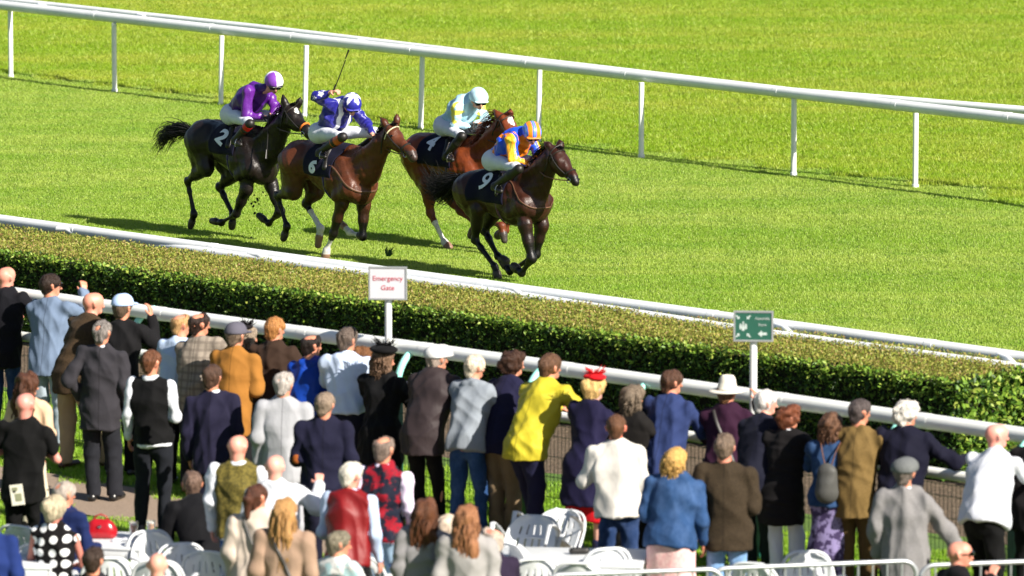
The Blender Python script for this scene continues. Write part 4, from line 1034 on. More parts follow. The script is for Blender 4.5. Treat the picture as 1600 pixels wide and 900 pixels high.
for k in range(26):
    a = rs.uniform(0, 6.28); h = rs.uniform(.03, .13); m.tube([(0 + .02 * math.cos(a), .02 * math.sin(a), 0), (.04 * math.cos(a), .03 * math.sin(a), h * .6), ((.05 * math.cos(a) + .03), .05 * math.sin(a), h)], [.009, .007, .001], 4)
o = m.build('turf_tuft', paint('tuft_green', (.03, .09, .012), .9, .3, 30)); o.location = c9 - V(0, 0, .0)
tag(o, 'dark torn tuft of turf standing on the track above the Emergency Gate sign', 'turf tuft')
# ------------------------------------------------------------------ people in the crowd
def rotm(yaw):          # yaw clockwise from +Y
    c, s = math.cos(-yaw), math.sin(-yaw); return np.array([[c, -s, 0], [s, c, 0], [0, 0, 1]])
ARM = {  # elbow and wrist relative to the shoulder, right side (x outward, y forward, z up)
 'down': ((.045, -.04, -.275), (.05, .05, -.52)), 'rail': ((.07, .17, -.22), (-.03, .40, -.21)), 'bent': ((.05, -.03, -.275), (-.04, .19, -.22)),
 'cross': ((.085, .03, -.26), (-.13, .21, -.19)), 'pocket': ((.12, -.09, -.25), (.05, .05, -.45)), 'face': ((.13, .14, -.16), (.05, .20, .12)),
 'raise': ((.12, .20, -.10), (.06, .30, .12)), 'clap': ((.10, .14, -.22), (-.10, .33, .00)), 'lap': ((.06, .05, -.27), (-.04, .27, -.30)), 'hip': ((.17, -.08, -.22), (.02, .06, -.36)),
 'back': ((.10, -.13, -.24), (-.10, -.16, -.40)), 'out': ((.22, .10, -.16), (.46, .22, -.22)), 'outlow': ((.18, .0, -.2), (.36, .12, -.36)), 'lean': ((.16, .14, -.20), (.12, .36, -.34))}
mskin_cache = {}
shoe_m = paint('black_shoe', (.012, .011, .011), .3, .1, 20)
white_shirt = None
PID = [0]
def person(px, py, lab, H=1.75, lean=6, yaw=15, hy=20, hp=0, w=1.0, fat=1.0, arms=('down', 'down'), skinc='#c88a70', hair=('short', '#3a2a20'), top=('jacket', None), bot=('trousers', None),
           sit=False, shoes=None, extra=(), group='spectators standing at the racecourse rail', feet=.0, hunch=0, ztop=None, hem=None, stance=.10, hint=None, step=.0, fem=False, face=False):
    k = H / 1.75; th = R(lean); Y = V(0, 1, 0)
    PID[0] += 1; seed = PID[0]; rsn = np.random.RandomState(seed * 7); sw = rsn.uniform(-.07, .07); tl = rsn.uniform(-.025, .025)
    hipz = (.93 if not sit else .50) * k
    t = nrm(V(sw, math.sin(th), math.cos(th))); hipc = V(-sw * .5, -.28 * math.sin(th), hipz)
    th2 = th + R(hunch); t2 = nrm(V(sw * .3, math.sin(th2), math.cos(th2)))
    waist = hipc + t * .17 * k; chest = waist + t * .20 * k; shl = chest + t2 * .15 * k; nb = shl + t2 * .05 * k
    hc = nb + (t2 * .45 + V(0, .02, .55)) * .175 * k
    ya = R(hy); pa = R(hp); fw = V(math.sin(ya) * math.cos(pa), math.cos(ya) * math.cos(pa), math.sin(pa)); sr = nrm(np.cross(fw, V(0, 0, 1))); up = np.cross(sr, fw)
    hf = lambda x, y, z: hc + (sr * x + fw * y + up * z) * k
    topz = hc[2] + .105 * k
    # world place: the top of the head sits under picture point px, py
    hw = at(px, py, topz); Ry = rotm(R(yaw)); O = hw - Ry @ V(hc[0], hc[1], 0); O[2] = 0
    root = empty('person', O, -R(yaw), lab, 'person', group)
    wd = .185 * w * k if not fem else .165 * w * k
    sk = skin(skinc)
    sh = {}; el = {}; wr_ = {}; hip = {}; kn = {}; an = {}; toe = {}
    for sy in (-1, 1):
        sh[sy] = shl + V(sy * wd, rsn.uniform(-.02, .02), sy * tl)
        a = arms[0 if sy < 0 else 1]; E, W_ = ARM[a] if isinstance(a, str) else a
        m = V(sy, 1, 1) * k
        el[sy] = sh[sy] + V(*E) * m; wr_[sy] = sh[sy] + V(*W_) * m
        hip[sy] = hipc + V(sy * .085 * k, 0, -.02)
        if sit: kn[sy] = hip[sy] + V(sy * .06, .42 * k, .0); an[sy] = kn[sy] + V(0, .02, -.40 * k)
        else:
            f = V(sy * stance * k, sy * step, 0); an[sy] = V(f[0], f[1] + (.03 if sy > 0 else -.02), .085 * k)
            kn[sy] = lerp(hip[sy], an[sy], .5) + V(sy * .01, .035, 0)
        toe[sy] = an[sy] + V(sy * .03, .17 * k, -.045)
    fx = 1.0 if not fem else .92
    # one continuous body, mostly under the clothes
    B = [Pr(hf(0, -.025, .015), hf(0, .02, .02), .086 * k, .082 * k, 'h', sr, 1.12), Pr(hf(0, .03, -.05), hf(0, .055, -.08), .056 * k, .033 * k, 'h'), Pr(hf(0, .085, -.015), hf(0, .105, -.04), .010, .016, 'h'),
         Pr(hf(0, -.025, -.07), nb, .058 * k * fx, .066 * k * fx, 'h'), Pr(nb, chest, .075, .12, u=Y, k=1.3), Pr(chest, hipc, .12, .12, u=Y, k=1.3)]
    for sy in (-1, 1):
        B += [Pr(hf(sy * .081, -.012, -.028), hf(sy * .087, -.020, .012), .012 * k, .016 * k, 'h'), Pr(nb, sh[sy] - V(0, 0, .01), .045, .038), Pr(sh[sy] - V(0, 0, .01), el[sy], .038 * k, .034 * k), Pr(el[sy], wr_[sy], .038 * k, .026 * k),
              Pr(hip[sy], kn[sy], .075 * k, .052 * k), Pr(kn[sy], an[sy], .052 * k, .036 * k), Pr(an[sy] - V(0, .02, .03), toe[sy], .034, .028)]
    b1 = org_obj('body', [(B, .02)], sk, None, .0135)
    objs = [b1]
    for sy in (-1, 1):
        d = nrm(wr_[sy] - el[sy]); pn = V(-sy, .2, 0) if d[2] < -.5 else V(0, -.2 if d[2] > .3 else 0, -1)
        objs.append(org_obj('h', [(hand_prims(wr_[sy] - d * .01, d, pn, sy if d[2] < -.5 else sy, .45, k), .006)], sk, None, .0068))
    join(objs, 'body', root)
    # hair -----------------------------------------------------------
    hs, hcol = hair[0], hair[1]; hm = hairm(hcol); rsn = np.random.RandomState(seed)
    hd_ = wrinkle(seed, .0045, 90, (1, 1, .35)); r0 = (.010 if hs != 'ring' else .007) if hs not in ('bob', 'curly', 'long', 'updo') else .026
    face_cut = (hf(0, .058, .0), fw * .80 - up * .62)
    cap_ = [Pr(hf(0, -.026, .02), hf(0, .015, .03), (.087 + r0) * k, (.082 + r0) * k, u=sr, k=1.10)]
    if hs in ('short', 'curly', 'updo', 'pony'):
        cap_ += [Pr(hf(0, -.055, -.05), hf(0, -.05, -.02), (.052 + r0 * .5) * k, .06 * k)]
        sp = []
        if hs == 'curly': hd_ = wrinkle(seed, .011, 70, (1, 1, 1))
        if len(hair) > 2: sp = [(hf(*hair[2]), hair[3] * k)]
        org_obj('hair', [(cap_, .02, [face_cut], sp)], hm, root, .011, lambda v, n_: hd_(v, n_))
        if hs == 'updo': org_obj('bun', [([Pr(hf(0, -.12, .06), hf(0, -.12, .03), .05)], .01)], hm, root, .011, lambda v, n_: hd_(v, n_))
    elif hs == 'ring':     # bald crown, hair round the back and sides
        org_obj('hair', [(cap_ + [Pr(hf(0, -.055, -.05), hf(0, -.05, -.02), .056 * k, .06 * k)], .02, [face_cut], [(hf(0, -.035, .135), .088 * k)])], hm, root, .0105, lambda v, n_: hd_(v, n_))
    elif hs in ('bob', 'long'):
        g = cap_ + [Pr(hf(0, -.04, -.02), hf(0, -.045, -.11), .10 * k, .085 * k, u=fw, k=1.05), Pr(hf(.045, .0, -.0), hf(.06, .0, -.10), .05, .045), Pr(hf(-.045, .0, -.0), hf(-.06, .0, -.10), .05, .045)]
        if hs == 'long':
            for i in range(7):
                x = (i - 3) * .034; ln = rsn.uniform(.26, .36) * (hair[2] if len(hair) > 2 else 1); P_ = [hf(x * .6, -.075, -.05)]
                for j in range(5): P_.append(P_[-1] + V(rsn.uniform(-.012, .012) + x * .12, -.012 if j < 2 else .004, -ln / 5))
                for j in range(5): g.append(Pr(P_[j], P_[j + 1], .038 - .004 * j, .036 - .005 * j))
            hd_ = wrinkle(seed, .010, 75, (1, 1, .45))
        else: hd_ = wrinkle(seed, .008, 60, (1, 1, .5))
        org_obj('hair', [(g, .02, [(hf(0, .07, .0), fw * .9 - up * .35)])], hm, root, .0115, lambda v, n_: hd_(v, n_))
    if hs in ('bob', 'long'):
        st = []; ln = .11 if hs == 'bob' else .34 * (hair[2] if len(hair) > 2 else 1)
        for i in range(150):
            a_ = rsn.uniform(-1.9, 1.9); zz = rsn.uniform(-.09, .08); r_ = .105 * math.sqrt(max(.1, 1 - (max(zz, 0) / .12) ** 2)) * k
            p = hf(r_ * math.sin(a_), -.03 - r_ * math.cos(a_), zz); pts = [p]; L_ = ln * rsn.uniform(.6, 1.05) * (1 if abs(a_) < 1.2 else .6); ph = rsn.uniform(0, 6.28); ou = nrm(p - hc) * V(1, 1, 0)
            for j in range(7): pts.append(pts[-1] + V(0, 0, -L_ / 7) + ou * (.006 if j < 3 else -.003) + V(math.sin(ph + j * 1.5), math.cos(ph + j * 1.3), 0) * .009)
            st.append(pts)
        ribbons('hair_locks', st, hm, root, .011)
    if hs == 'pony':
        g = [Pr(hf(0, -.10, .03), hf(0, -.13, .0), .035, .042), Pr(hf(0, -.13, 0), hf(0, -.125, -.16), .042, .02)]
        org_obj('ponytail', [(g, .02)], hm, root, .011, lambda v, n_: hd_(v, n_))
    ho = [o for o in root.children if o.name.split('.')[0] == 'hair']
    if ho:
        me = ho[0].data; nv = len(me.vertices); co = np.empty(nv * 3); me.vertices.foreach_get('co', co); co = co.reshape(-1, 3); st = []
        for i in rsn.randint(0, nv, 170):
            n_ = np.array(me.vertices[int(i)].normal); p = co[i]; d = V(0, 0, -1) * (.5 if hs != 'curly' else .1); d = d + (p - hc) * 0 + rsn.randn(3) * (.35 if hs != 'curly' else .8); d = nrm(d - n_ * np.dot(d, n_)) + n_ * (.12 if hs != 'curly' else .5)
            L_ = rsn.uniform(.014, .03); st.append([p, p + d * L_ * .5, p + (d - n_ * .15) * L_])
        ribbons('hair_strands', st, hm, ho[0], .0045)
    # upper garment ---------------------------------------------------
    kind, tm = top[0], top[1]
    if kind == 'jacket' and not fem: tm = seamed(tm)
    W_ = wrinkle(seed + 50, .0085, 25, (1, 1, .8), True); dw = lambda v, n_: W_(v, n_)
    pad = {'shirt': .012, 'jacket': .014, 'coat': .018, 'hoodie': .016, 'vest': .006, 'tee': .0, 'dress': .0, 'sleeveless': 0}[kind]
    tx = Y
    def tw(r): return (r * w * k + pad)
    Rc, Rw, Rh = (.185, .168, .172) if not fem else (.158, .138, .172)
    Rw *= fat; Rh *= (1 + (fat - 1) * .7)
    T = [Pr(hipc - t * .03, waist, tw(Rh), tw(Rw), 't', Y, 1.32 / fat), Pr(waist, chest, tw(Rw), tw(Rc), 't', Y, 1.42 / fat ** .5), Pr(chest, shl - t2 * .03, tw(Rc), tw(.145), 't', Y, 1.5),
         Pr(sh[-1] * .9 + shl * .1 - t2 * .01, sh[1] * .9 + shl * .1 - t2 * .01, .062 * k + pad, .062 * k + pad, 't'), Pr(shl, nb + t2 * .005, .09 * k, .062 * k + pad * .5, 't')]
    hemz = hem if hem is not None else {'shirt': .02, 'jacket': -.16, 'coat': -.42, 'hoodie': -.08, 'vest': -.04, 'tee': -.06, 'dress': -.3, 'sleeveless': .0}[kind]
    clips = []
    if hemz < .0:
        T.append(Pr(hipc, hipc + V(0, -.0, hemz * k - .02) + t * 0 - Y * .01, tw(Rh) * 1.02, tw(Rh) * (1.06 if hemz > -.3 else 1.2), 't', Y, 1.25 / fat))
    clips = [(hipc + (t if hemz > -.1 else V(0, 0, 1)) * hemz * k, -(t if hemz > -.1 else V(0, 0, 1)))]
    longs = kind not in ('tee', 'sleeveless', 'vest')
    def sleeve(sy, e=1.0, p=.0):
        a_, b_ = sh[sy], lerp(el[sy], wr_[sy], .96)
        if e < .5: return [Pr(a_, lerp(a_, el[sy], .62), .062 * k + p, .056 * k + p)]
        return [Pr(a_, el[sy], .062 * k * w ** .5 + p, .052 * k + p), Pr(el[sy], b_, .052 * k + p, .038 * k + p)]
    grp = [(T, .05, clips)]
    if kind == 'tee':
        for sy in (-1, 1): grp[0][0].extend([]); grp.append((sleeve(sy, .3, .004), .03))
    if longs:
        for sy in (-1, 1): grp.append((sleeve(sy, 1, pad * .9), .04))
    names = {'shirt': 'shirt', 'jacket': 'jacket', 'coat': 'coat', 'hoodie': 'hooded_top', 'vest': 'waistcoat', 'tee': 'shirt', 'dress': 'dress', 'sleeveless': 'blouse'}
    if kind == 'vest':
        sm = top[2] if len(top) > 2 else fabric('#e8eaf0')
        U = [Pr(p.a, p.b, p.ra - .012, p.rb - .012, p.t, p.u, p.k) for p in T]
        g2 = [(U, .05, [(hipc - t * .05 * k, -t)])] + [(sleeve(sy, 1, .004), .04) for sy in (-1, 1)]
        org_obj('shirt', g2, sm, root, .0135, dw)
        arm_cut = [(sh[sy] + V(sy * .055, 0, -.05), .088 * k) for sy in (-1, 1)]
        tp = org_obj('waistcoat', [(T, .05, clips, arm_cut)], tm, root, .0125, dw)
        org_obj('collar', [([Pr(nb + V(-.02, -.012, .02), nb + V(.02, -.012, .02), .067 * k)], .02, [(nb + t2 * .06, t2)])], sm, root, .011)
    else:
        tp = org_obj(names[kind], grp, tm, root, .0135, dw)
        if kind in ('jacket', 'coat') and len(top) > 2 and top[2] is not None:
            org_obj('collar', [([Pr(nb + V(-.012, -.012, .0), nb + V(.012, -.012, .0) + t2 * .03, .066 * k)], .02, [(nb + t2 * .062, t2)])], top[2], root, .011)
        if kind in ('jacket', 'coat'):
            org_obj('collar', [([Pr(nb + V(-.03, -.004, -.012), nb + V(.03, -.004, -.012), .072 * k)], .02, [(nb + t2 * .016, t2)])], tm, root, .012)
        if kind == 'hoodie':
            org_obj('hood', [([Pr(nb + V(-.045, -.062, .0), nb + V(.045, -.062, .0), .055, .055), Pr(nb + V(-.07, -.0, .01), nb + V(-.045, -.06, .01), .035, .045), Pr(nb + V(.07, .0, .01), nb + V(.045, -.06, .01), .035, .045), Pr(nb + V(0, -.08, -.05), nb + V(0, -.09, -.10), .06, .035)], .03)], tm, root, .0125, dw)
        if kind == 'tee':
            org_obj('collar', [([Pr(nb + V(-.012, -.01, .0), nb + V(.012, -.01, .0), .066 * k)], .02, [(nb + t2 * .022, t2)])], tm, root, .011)
    # lower garment ---------------------------------------------------
    bk, bmt = bot[0], bot[1]; W2 = wrinkle(seed + 90, .0065, 24, (1, 1, .8), True)
    if bk in ('trousers', 'jeans', 'leggings'):
        e = {'trousers': .016, 'jeans': .008, 'leggings': .001}[bk]
        g = [Pr(hipc + V(-.07 * k, -.01, .03), hipc + V(.07 * k, -.01, .03), .106 * k * w * (fat ** .5), u=Y, k=1.3), Pr(hipc + t * .12 * k, hipc, tw(Rw) * .90 - pad, tw(Rh) * .90 - pad, u=Y, k=1.5 / fat)]
        lg = []
        for sy in (-1, 1):
            bt = an[sy] + V(0, 0, -.02)
            lg.append(([Pr(hip[sy], kn[sy], .088 * k * w ** .5 + e, .062 * k + e), Pr(kn[sy], bt, .062 * k + e, .050 * k + e * 1.5)], .03, [(bt, V(0, 0, -1))] if not sit else []))
        org_obj('trousers' if bk != 'leggings' else 'leggings', [(g, .04)] + lg, bmt, root, .0145, lambda v, n_: W2(v, n_))
        if sit is False and len(bot) > 2: 
            org_obj('belt', [([Pr(hipc + t * .03 * k, hipc + t * .055 * k, tw(Rh) * .97 - pad, u=Y, k=1.42 / fat)], .01, [(hipc + t * .06 * k, t), (hipc + t * .025 * k, -t)])], bot[2], root, .012)
    else:
        ln = bot[2] if len(bot) > 2 else .5
        zt, zb = hipc + t * .10 * k, V(0, 0.0, max(.06, hipz - ln))
        W3 = wrinkle(seed + 91, .011, 30, (1, 1, .08))
        org_obj('skirt', [([Pr(zt, hipc - V(0, 0, .05), tw(Rw) * .93 - pad, tw(Rh) * .94 - pad, u=Y, k=1.42), Pr(hipc - V(0, 0, .05), zb - V(0, 0, .1), tw(Rh) * .94 - pad, tw(Rh) * (1.12 + .1 * ln), u=Y, k=1.38)], .05, [(zb, V(0, 0, -1))])], bmt, root, .0145, lambda v, n_: W3(v, n_))
    sm_ = shoes or shoe_m
    for sy in (-1, 1):
        if sit: continue
        g = [Pr(an[sy] + V(0, -.045, -.04), toe[sy] + V(0, .015, -.005), .043 * k, .036 * k, u=V(0, 0, 1), k=1.0), Pr(an[sy] + V(0, -.02, -.02), an[sy] + V(0, -.01, .02), .048 * k)]
        if shoes is not None and bk == 'skirt': g.append(Pr(an[sy], an[sy] + V(0, 0, .10), .048, .055))
        org_obj('shoe', [(g, .02, [(V(0, 0, .004), V(0, 0, -1))])], sm_, root, .0115)
    P_ = dict(root=root, hf=hf, hc=hc, nb=nb, sh=sh, el=el, wr=wr_, hipc=hipc, k=k, up=up, fw=fw, sr=sr, t=t, t2=t2, chest=chest, waist=waist, tw=tw, tm=tm, top=tp, shl=shl, kn=kn)
    for ex in extra: EXTRA[ex[0]](P_, *ex[1:])
    if face:
        for sy in (-1, 1):
            m = MB(); bm = bmesh.new(); bmesh.ops.create_uvsphere(bm, u_segments=10, v_segments=8, radius=.0125)
            c = hf(sy * .031, .079, .004); m.add([tuple(Vector(c) + v.co) for v in bm.verts], [[v.index for v in f.verts] for f in bm.faces]); bm.free(); m.build('eye', eyem, root)
        org_obj('mouth', [([Pr(hf(-.02, .079, -.068), hf(.02, .079, -.068), .008)], .01)], paint('lips', hexc('#a2584c'), .5), root, .005)
    fy = 450 + FPX * math.tan(math.atan2(CAMH, O[1]) - PITCH); LOG.append((round(px), round(fy), lab[:38], round(float(topz), 2), round(off(O), 2)))
    return P_
LOG = []
EXTRA = {}
def ex(f): EXTRA[f.__name__[2:]] = f; return f
@ex
def x_cap(P_, mat, flip=0):
    hf = P_['hf']; o = org_obj('cap', [([Pr(hf(0, -.028, .035), hf(0, .02, .04), .108 * P_['k'], .10 * P_['k'], u=P_['sr'], k=1.08)], .02, [(hf(0, 0, .022), -P_['up'] - P_['fw'] * .05)])], mat, P_['root'], .0115)
    org_obj('peak', [([Pr(hf(-.04, .12, .03), hf(.04, .12, .03), .052, u=P_['up'], k=4.5), Pr(hf(-.03, .15, .02), hf(.03, .15, .02), .045, u=P_['up'], k=4.5)], .01)], mat, o, .008)
@ex
def x_flatcap(P_, mat):
    hf = P_['hf']; o = org_obj('flat_cap', [([Pr(hf(0, -.035, .045), hf(0, .05, .05), .112, .105, u=P_['up'], k=1.25), Pr(hf(0, .09, .03), hf(0, .12, .02), .07, .06, u=P_['up'], k=2.5)], .03, [(hf(0, 0, .018), -P_['up'])])], mat, P_['root'], .0115)
@ex
def x_fedora(P_, mat, band):
    hf = P_['hf']; up = P_['up']; o = org_obj('hat_crown', [([Pr(hf(0, -.01, .04), hf(0, -.005, .115), .106, .085, u=P_['sr'], k=1.1)], .02, [(hf(0, 0, .02), -up)], [(hf(0, -.0, .245), .075)])], mat, P_['root'], .011)
    org_obj('brim', [([Pr(hf(0, -.03, .025), hf(0, .03, .03), .165, u=up, k=9)], .01)], mat, P_['root'], .0085)
    org_obj('hat_band', [([Pr(hf(0, -.01, .035), hf(0, -.008, .06), .108, .104, u=P_['sr'], k=1.1)], .01, [(hf(0, 0, .055), up), (hf(0, 0, .036), -up)])], band, P_['root'], .009)
@ex
def x_fascinator(P_, mat, wide=0):
    hf = P_['hf']; rs = np.random.RandomState(5); st = []
    g = [Pr(hf(-.03, .0, .12), hf(.04, -.01, .12), .06 + wide, u=P_['up'], k=3.0)]
    o = org_obj('fascinator', [(g, .02)], mat, P_['root'], .0095)
    for i in range(46):
        a = rs.uniform(0, 6.28); p = hf(.0, .0, .12); pts = [p]
        for j in range(5): pts.append(pts[-1] + (P_['sr'] * math.cos(a) * .7 + P_['fw'] * math.sin(a) * .5 + P_['up'] * rs.uniform(.0, .9)) * (.022 + wide * .25) + rs.randn(3) * .006)
        st.append(pts)
    ribbons('feather', st, mat, o, .010)
@ex
def x_glasses(P_, mat, dark=True):
    hf = P_['hf']; m = MB()
    for s in (-1, 1):
        m.tube([hf(s * .084, -.01, .008), hf(s * .078, .05, .008), hf(s * .06, .088, .006)], .0035, 6)
        m.tube([hf(s * .058, .094, .008), hf(s * .012, .106, .008)], [.019, .019], 10)
    m.build('glasses', mat, P_['root'])
@ex
def x_headglasses(P_):
    hf = P_['hf']; m = MB(); m.tube([hf(-.09, -.0, .03), hf(-.07, .03, .105), hf(0, .05, .12), hf(.07, .03, .105), hf(.09, 0, .03)], [.004, .012, .006, .012, .004], 8); m.build('sunglasses', eyem, P_['root'])
@ex
def x_strap(P_, mat, side=1, bag=None, wd=.018):
    s = P_['sh'][side] * .55 + P_['shl'] * .45 + V(0, -.0, .07); e = P_['hipc'] + V(-side * .17, -.03, .02); bv = bmesh.new(); bv.from_mesh(P_['top'].data); T_ = BVHTree.FromBMesh(bv); bv.free(); pts = []
    for i in range(14):
        p = lerp(s, e, i / 13); r_ = T_.ray_cast(Vector((p[0], -1.2, p[2])), Vector((0, 1, 0)), 2.5)
        if r_[0] is not None: pts.append(np.array(r_[0]) - V(0, .007, 0))
    if len(pts) > 2: m = MB(); m.tube(pts, wd, 6, True, .35); m.build('strap', mat, P_['root'])
@ex
def x_backpack(P_, mat, strapm):
    c = P_['chest'] + V(.02, -.20, -.12)
    bg = empty('backpack', tuple(P_['root'].matrix_basis @ Vector(c)), P_['root'].rotation_euler[2], 'small grey leather backpack on the back of the woman in blue denim', 'backpack')
    W_ = wrinkle(77, .008, 25)
    org_obj('pouch', [([Pr(V(0, 0, -.10), V(0, 0, .06), .125, .095, u=Y_, k=1.5), Pr(V(0, -.03, -.11), V(0, -.03, -.04), .075, .07, u=Y_, k=1.3)], .04)], mat, bg, .012, lambda v, n_: W_(v, n_))
    for s in (-1, 1):
        m = MB(); m.tube([V(s * .03, .03, .13), V(s * .06, .05, .24), V(s * .09, .12, .32), V(s * .10, .2, .33)], .014, 6, True, .4); m.build('strap', strapm, bg)
@ex
def x_paper(P_, mat, ink):
    o = P_['root']; m = MB(); c = P_['hipc'] + V(-.02, -P_['tw'](.172) / 1.2 - .01, -.06)
    rt = empty('racecard', tuple(o.matrix_basis @ Vector(c)), o.rotation_euler[2], 'folded white racecard tucked in the back pocket of black trousers', 'booklet')
    M = Matrix.Rotation(R(-8), 3, 'Y'); m.box((0, -.0, 0), (.12, .012, .19), M, .002); m.build('cover', mat, rt, False)
    m = MB(); m.box((.015, -.008, -.02), (.06, .004, .07), M, .001); m.box((-.02, -.008, .055), (.05, .004, .03), M, .001); m.build('print', ink, rt, False)
@ex
def x_patches(P_, mat):
    for s in (-1, 1): org_obj('elbow_patch', [([Pr(P_['el'][s] + V(s * .012, -.032, 0), P_['el'][s] + V(s * .012, -.030, .03), .044)], .01)], mat, P_['top'], .010)
@ex
def x_phone(P_, lab, s=1):
    w_ = P_['wr'][s] + V(0, .07, .05); o = P_['root']; rt = empty('phone', tuple(o.matrix_basis @ Vector(w_)), o.rotation_euler[2] + .4, lab, 'phone')
    M = Matrix.Rotation(R(-35), 3, 'Y') @ Matrix.Rotation(R(-15), 3, 'X'); m = MB(); m.box((0, 0, 0), (.078, .010, .155), M, .003); m.build('case', paint('phone_case', (.02, .03, .06), .25), rt)
    m = MB(); m.box(M @ Vector((0, -.0062, 0)), (.068, .002, .14), M); m.build('screen', paint('phone_screen', (.02, .08, .25), .1), rt)
@ex
def x_cup(P_, s=1, lab=''):
    pass
@ex
def x_scarf(P_, mat):
    org_obj('scarf', [([Pr(P_['nb'] + V(-.03, -.0, .01), P_['nb'] + V(.03, -.0, .01), .083)], .02, [(P_['nb'] + P_['t2'] * .05, P_['t2'])])], mat, P_['root'], .012)
@ex
def x_band(P_, mat):
    hf = P_['hf']; m = MB(); m.tube([hf(-.1, -.01, .02), hf(-.08, .0, .09), hf(0, .0, .125), hf(.08, .0, .09), hf(.1, -.01, .02)], [.008] * 5, 8); m.build('headband', mat, P_['root'])
@ex
def x_hips(P_): pass
Y_ = V(0, 1, 0)
fb = fabric
WS, PB = fb('#cfd2da', rough=.7), fb('#aebfdb', rough=.7)
BLK = fb('#0b0b0d'); NVY = fb('#14142a'); NV2 = fb('#1a1a33'); CHAR = fb('#17171b'); JEAN = fb('#1c3157', 'denim'); LJ = fb('#6f93bd', 'denim'); KH = fb('#7d6a52'); BE = fb('#a18a6c')
rail = ('rail', 'rail')
q = person
# front row, left to right
q(10, 417, 'bald man in a black jacket leaning on the rail at the left picture edge', 1.80, 12, 25, 15, hair=('none', '#888888'), top=('jacket', fb('#0e0e16')), bot=('jeans', JEAN), arms=rail, skinc='#cf9280')
q(80, 430, 'man with dark hair and glasses in a pale blue-grey jacket, hand raised to the rail', 1.78, 8, 22, 45, hair=('short', '#2a1c15'), top=('jacket', fb('#64748c'), WS), bot=('trousers', fb('#97a3ae')), arms=('rail', 'raise'), extra=(('glasses', eyem),))
q(146, 457, 'bald man bending over in a dark brown tweed jacket and beige chinos', 1.84, 28, 42, 25, hair=('none', '#888888'), w=1.08, top=('jacket', fb('#33261a', 'tweed', '#4a3a28')), bot=('trousers', BE), arms=rail, shoes=paint('brown_shoe', (.06, .02, .012), .35), skinc='#cf8f7b', step=.1)
q(192, 464, 'man in a pale blue baseball cap and black jacket shading his eyes', 1.80, 10, 18, 15, hair=('short', '#5a4a3c'), top=('jacket', fb('#141316')), bot=('trousers', BLK), arms=('rail', 'face'), extra=(('cap', fb('#a9bfe6')),))
q(283, 492, 'balding sandy-haired man in a white shirt behind the man in the checked jacket', 1.70, 10, 25, 30, hair=('ring', '#b08a5c'), top=('shirt', PB), bot=('trousers', CHAR), arms=rail)
q(312, 490, 'dark-haired man with a thinning crown in a grey checked jacket', 1.78, 8, 22, 35, hair=('ring', '#2a1a14'), top=('jacket', fb('#857b70', 'check', '#4e4640'), WS), bot=('trousers', CHAR), arms=rail, shoes=paint('tan_shoe', (.25, .09, .03), .35))
q(386, 512, 'grey-blonde woman in a dark feather hat just beyond the mustard jacket', 1.62, 6, 30, 40, fem=True, hair=('bob', '#8c7d6c'), top=('coat', fb('#20202a')), bot=('trousers', BLK), arms=rail, extra=(('fascinator', fb('#1a1518')),))
q(369, 508, 'man in a grey baseball cap and mustard yellow jacket', 1.76, 6, 20, 15, w=1.06, hair=('short', '#6a5a4c'), top=('jacket', fb('#93632a'), fb('#7a5024')), bot=('trousers', CHAR), arms=('rail', 'bent'), hem=-.22, extra=(('cap', fb('#55535e')),))
q(430, 498, 'sandy-haired man in a plain brown jacket leaning on the rail', 1.78, 16, 25, 22, hair=('short', '#a5713f'), top=('jacket', fb('#3b2a20')), bot=('trousers', CHAR), arms=rail)
q(487, 524, 'dark-haired man with a bald patch in a bright blue hooded jacket', 1.70, 12, 25, 30, hair=('ring', '#1e1512'), top=('hoodie', fb('#0d358c', rough=.5)), bot=('trousers', BLK), arms=rail)
q(566, 545, 'brown-haired woman half hidden behind the man in the white shirt', 1.58, 8, 30, 55, fem=True, hair=('bob', '#6a4426'), top=('coat', fb('#2a2422')), bot=('trousers', BLK), arms=rail)
q(543, 514, 'man in a white shirt and black belt with one arm stretched to the fence post', 1.80, 7, 14, 25, w=1.06, hair=('short', '#5d5048'), top=('shirt', fb('#bccae4', rough=.7)), bot=('trousers', fb('#1b1c2c'), leather), arms=('rail', ((.24, .12, -.20), (.47, .26, -.28))), hem=.05, extra=(('headglasses',),))
q(600, 548, 'woman in a black feathered hat, black jacket and striped trousers', 1.66, 8, 30, 35, fem=True, w=1.15, hair=('bob', '#6e5644'), top=('coat', fb('#0d0d10')), bot=('trousers', fb('#101014', 'stripe', '#c9ccd4')), arms=rail, hem=-.30, extra=(('fascinator', fb('#0c0b0d'), .07),))
q(684, 543, 'person in a white flat cap and dark brown jacket leaning on the rail', 1.80, 22, 32, 20, w=1.12, hair=('short', '#a5958a'), top=('hoodie', fb('#3a3032', rough=.6)), bot=('leggings', BLK), arms=rail, hem=-.16, extra=(('flatcap', fb('#cacaca')),))
q(742, 557, 'white-haired man in a pale grey hooded sweatshirt and blue jeans', 1.74, 18, 30, 22, hair=('short', '#cdbfa9'), top=('hoodie', fb('#7f868f')), bot=('jeans', fb('#22406c', 'denim')), arms=rail, stance=.13, shoes=paint('pale_shoe', (.4, .45, .5), .5))
q(802, 552, 'curly dark-haired man in a navy jacket and khaki chinos', 1.78, 22, 32, 32, hair=('curly', '#3b2418'), top=('jacket', fb('#1c1b3a'), WS), bot=('trousers', KH), arms=rail, hem=-.10, stance=.07, shoes=paint('brown_shoe2', (.05, .025, .015), .35))
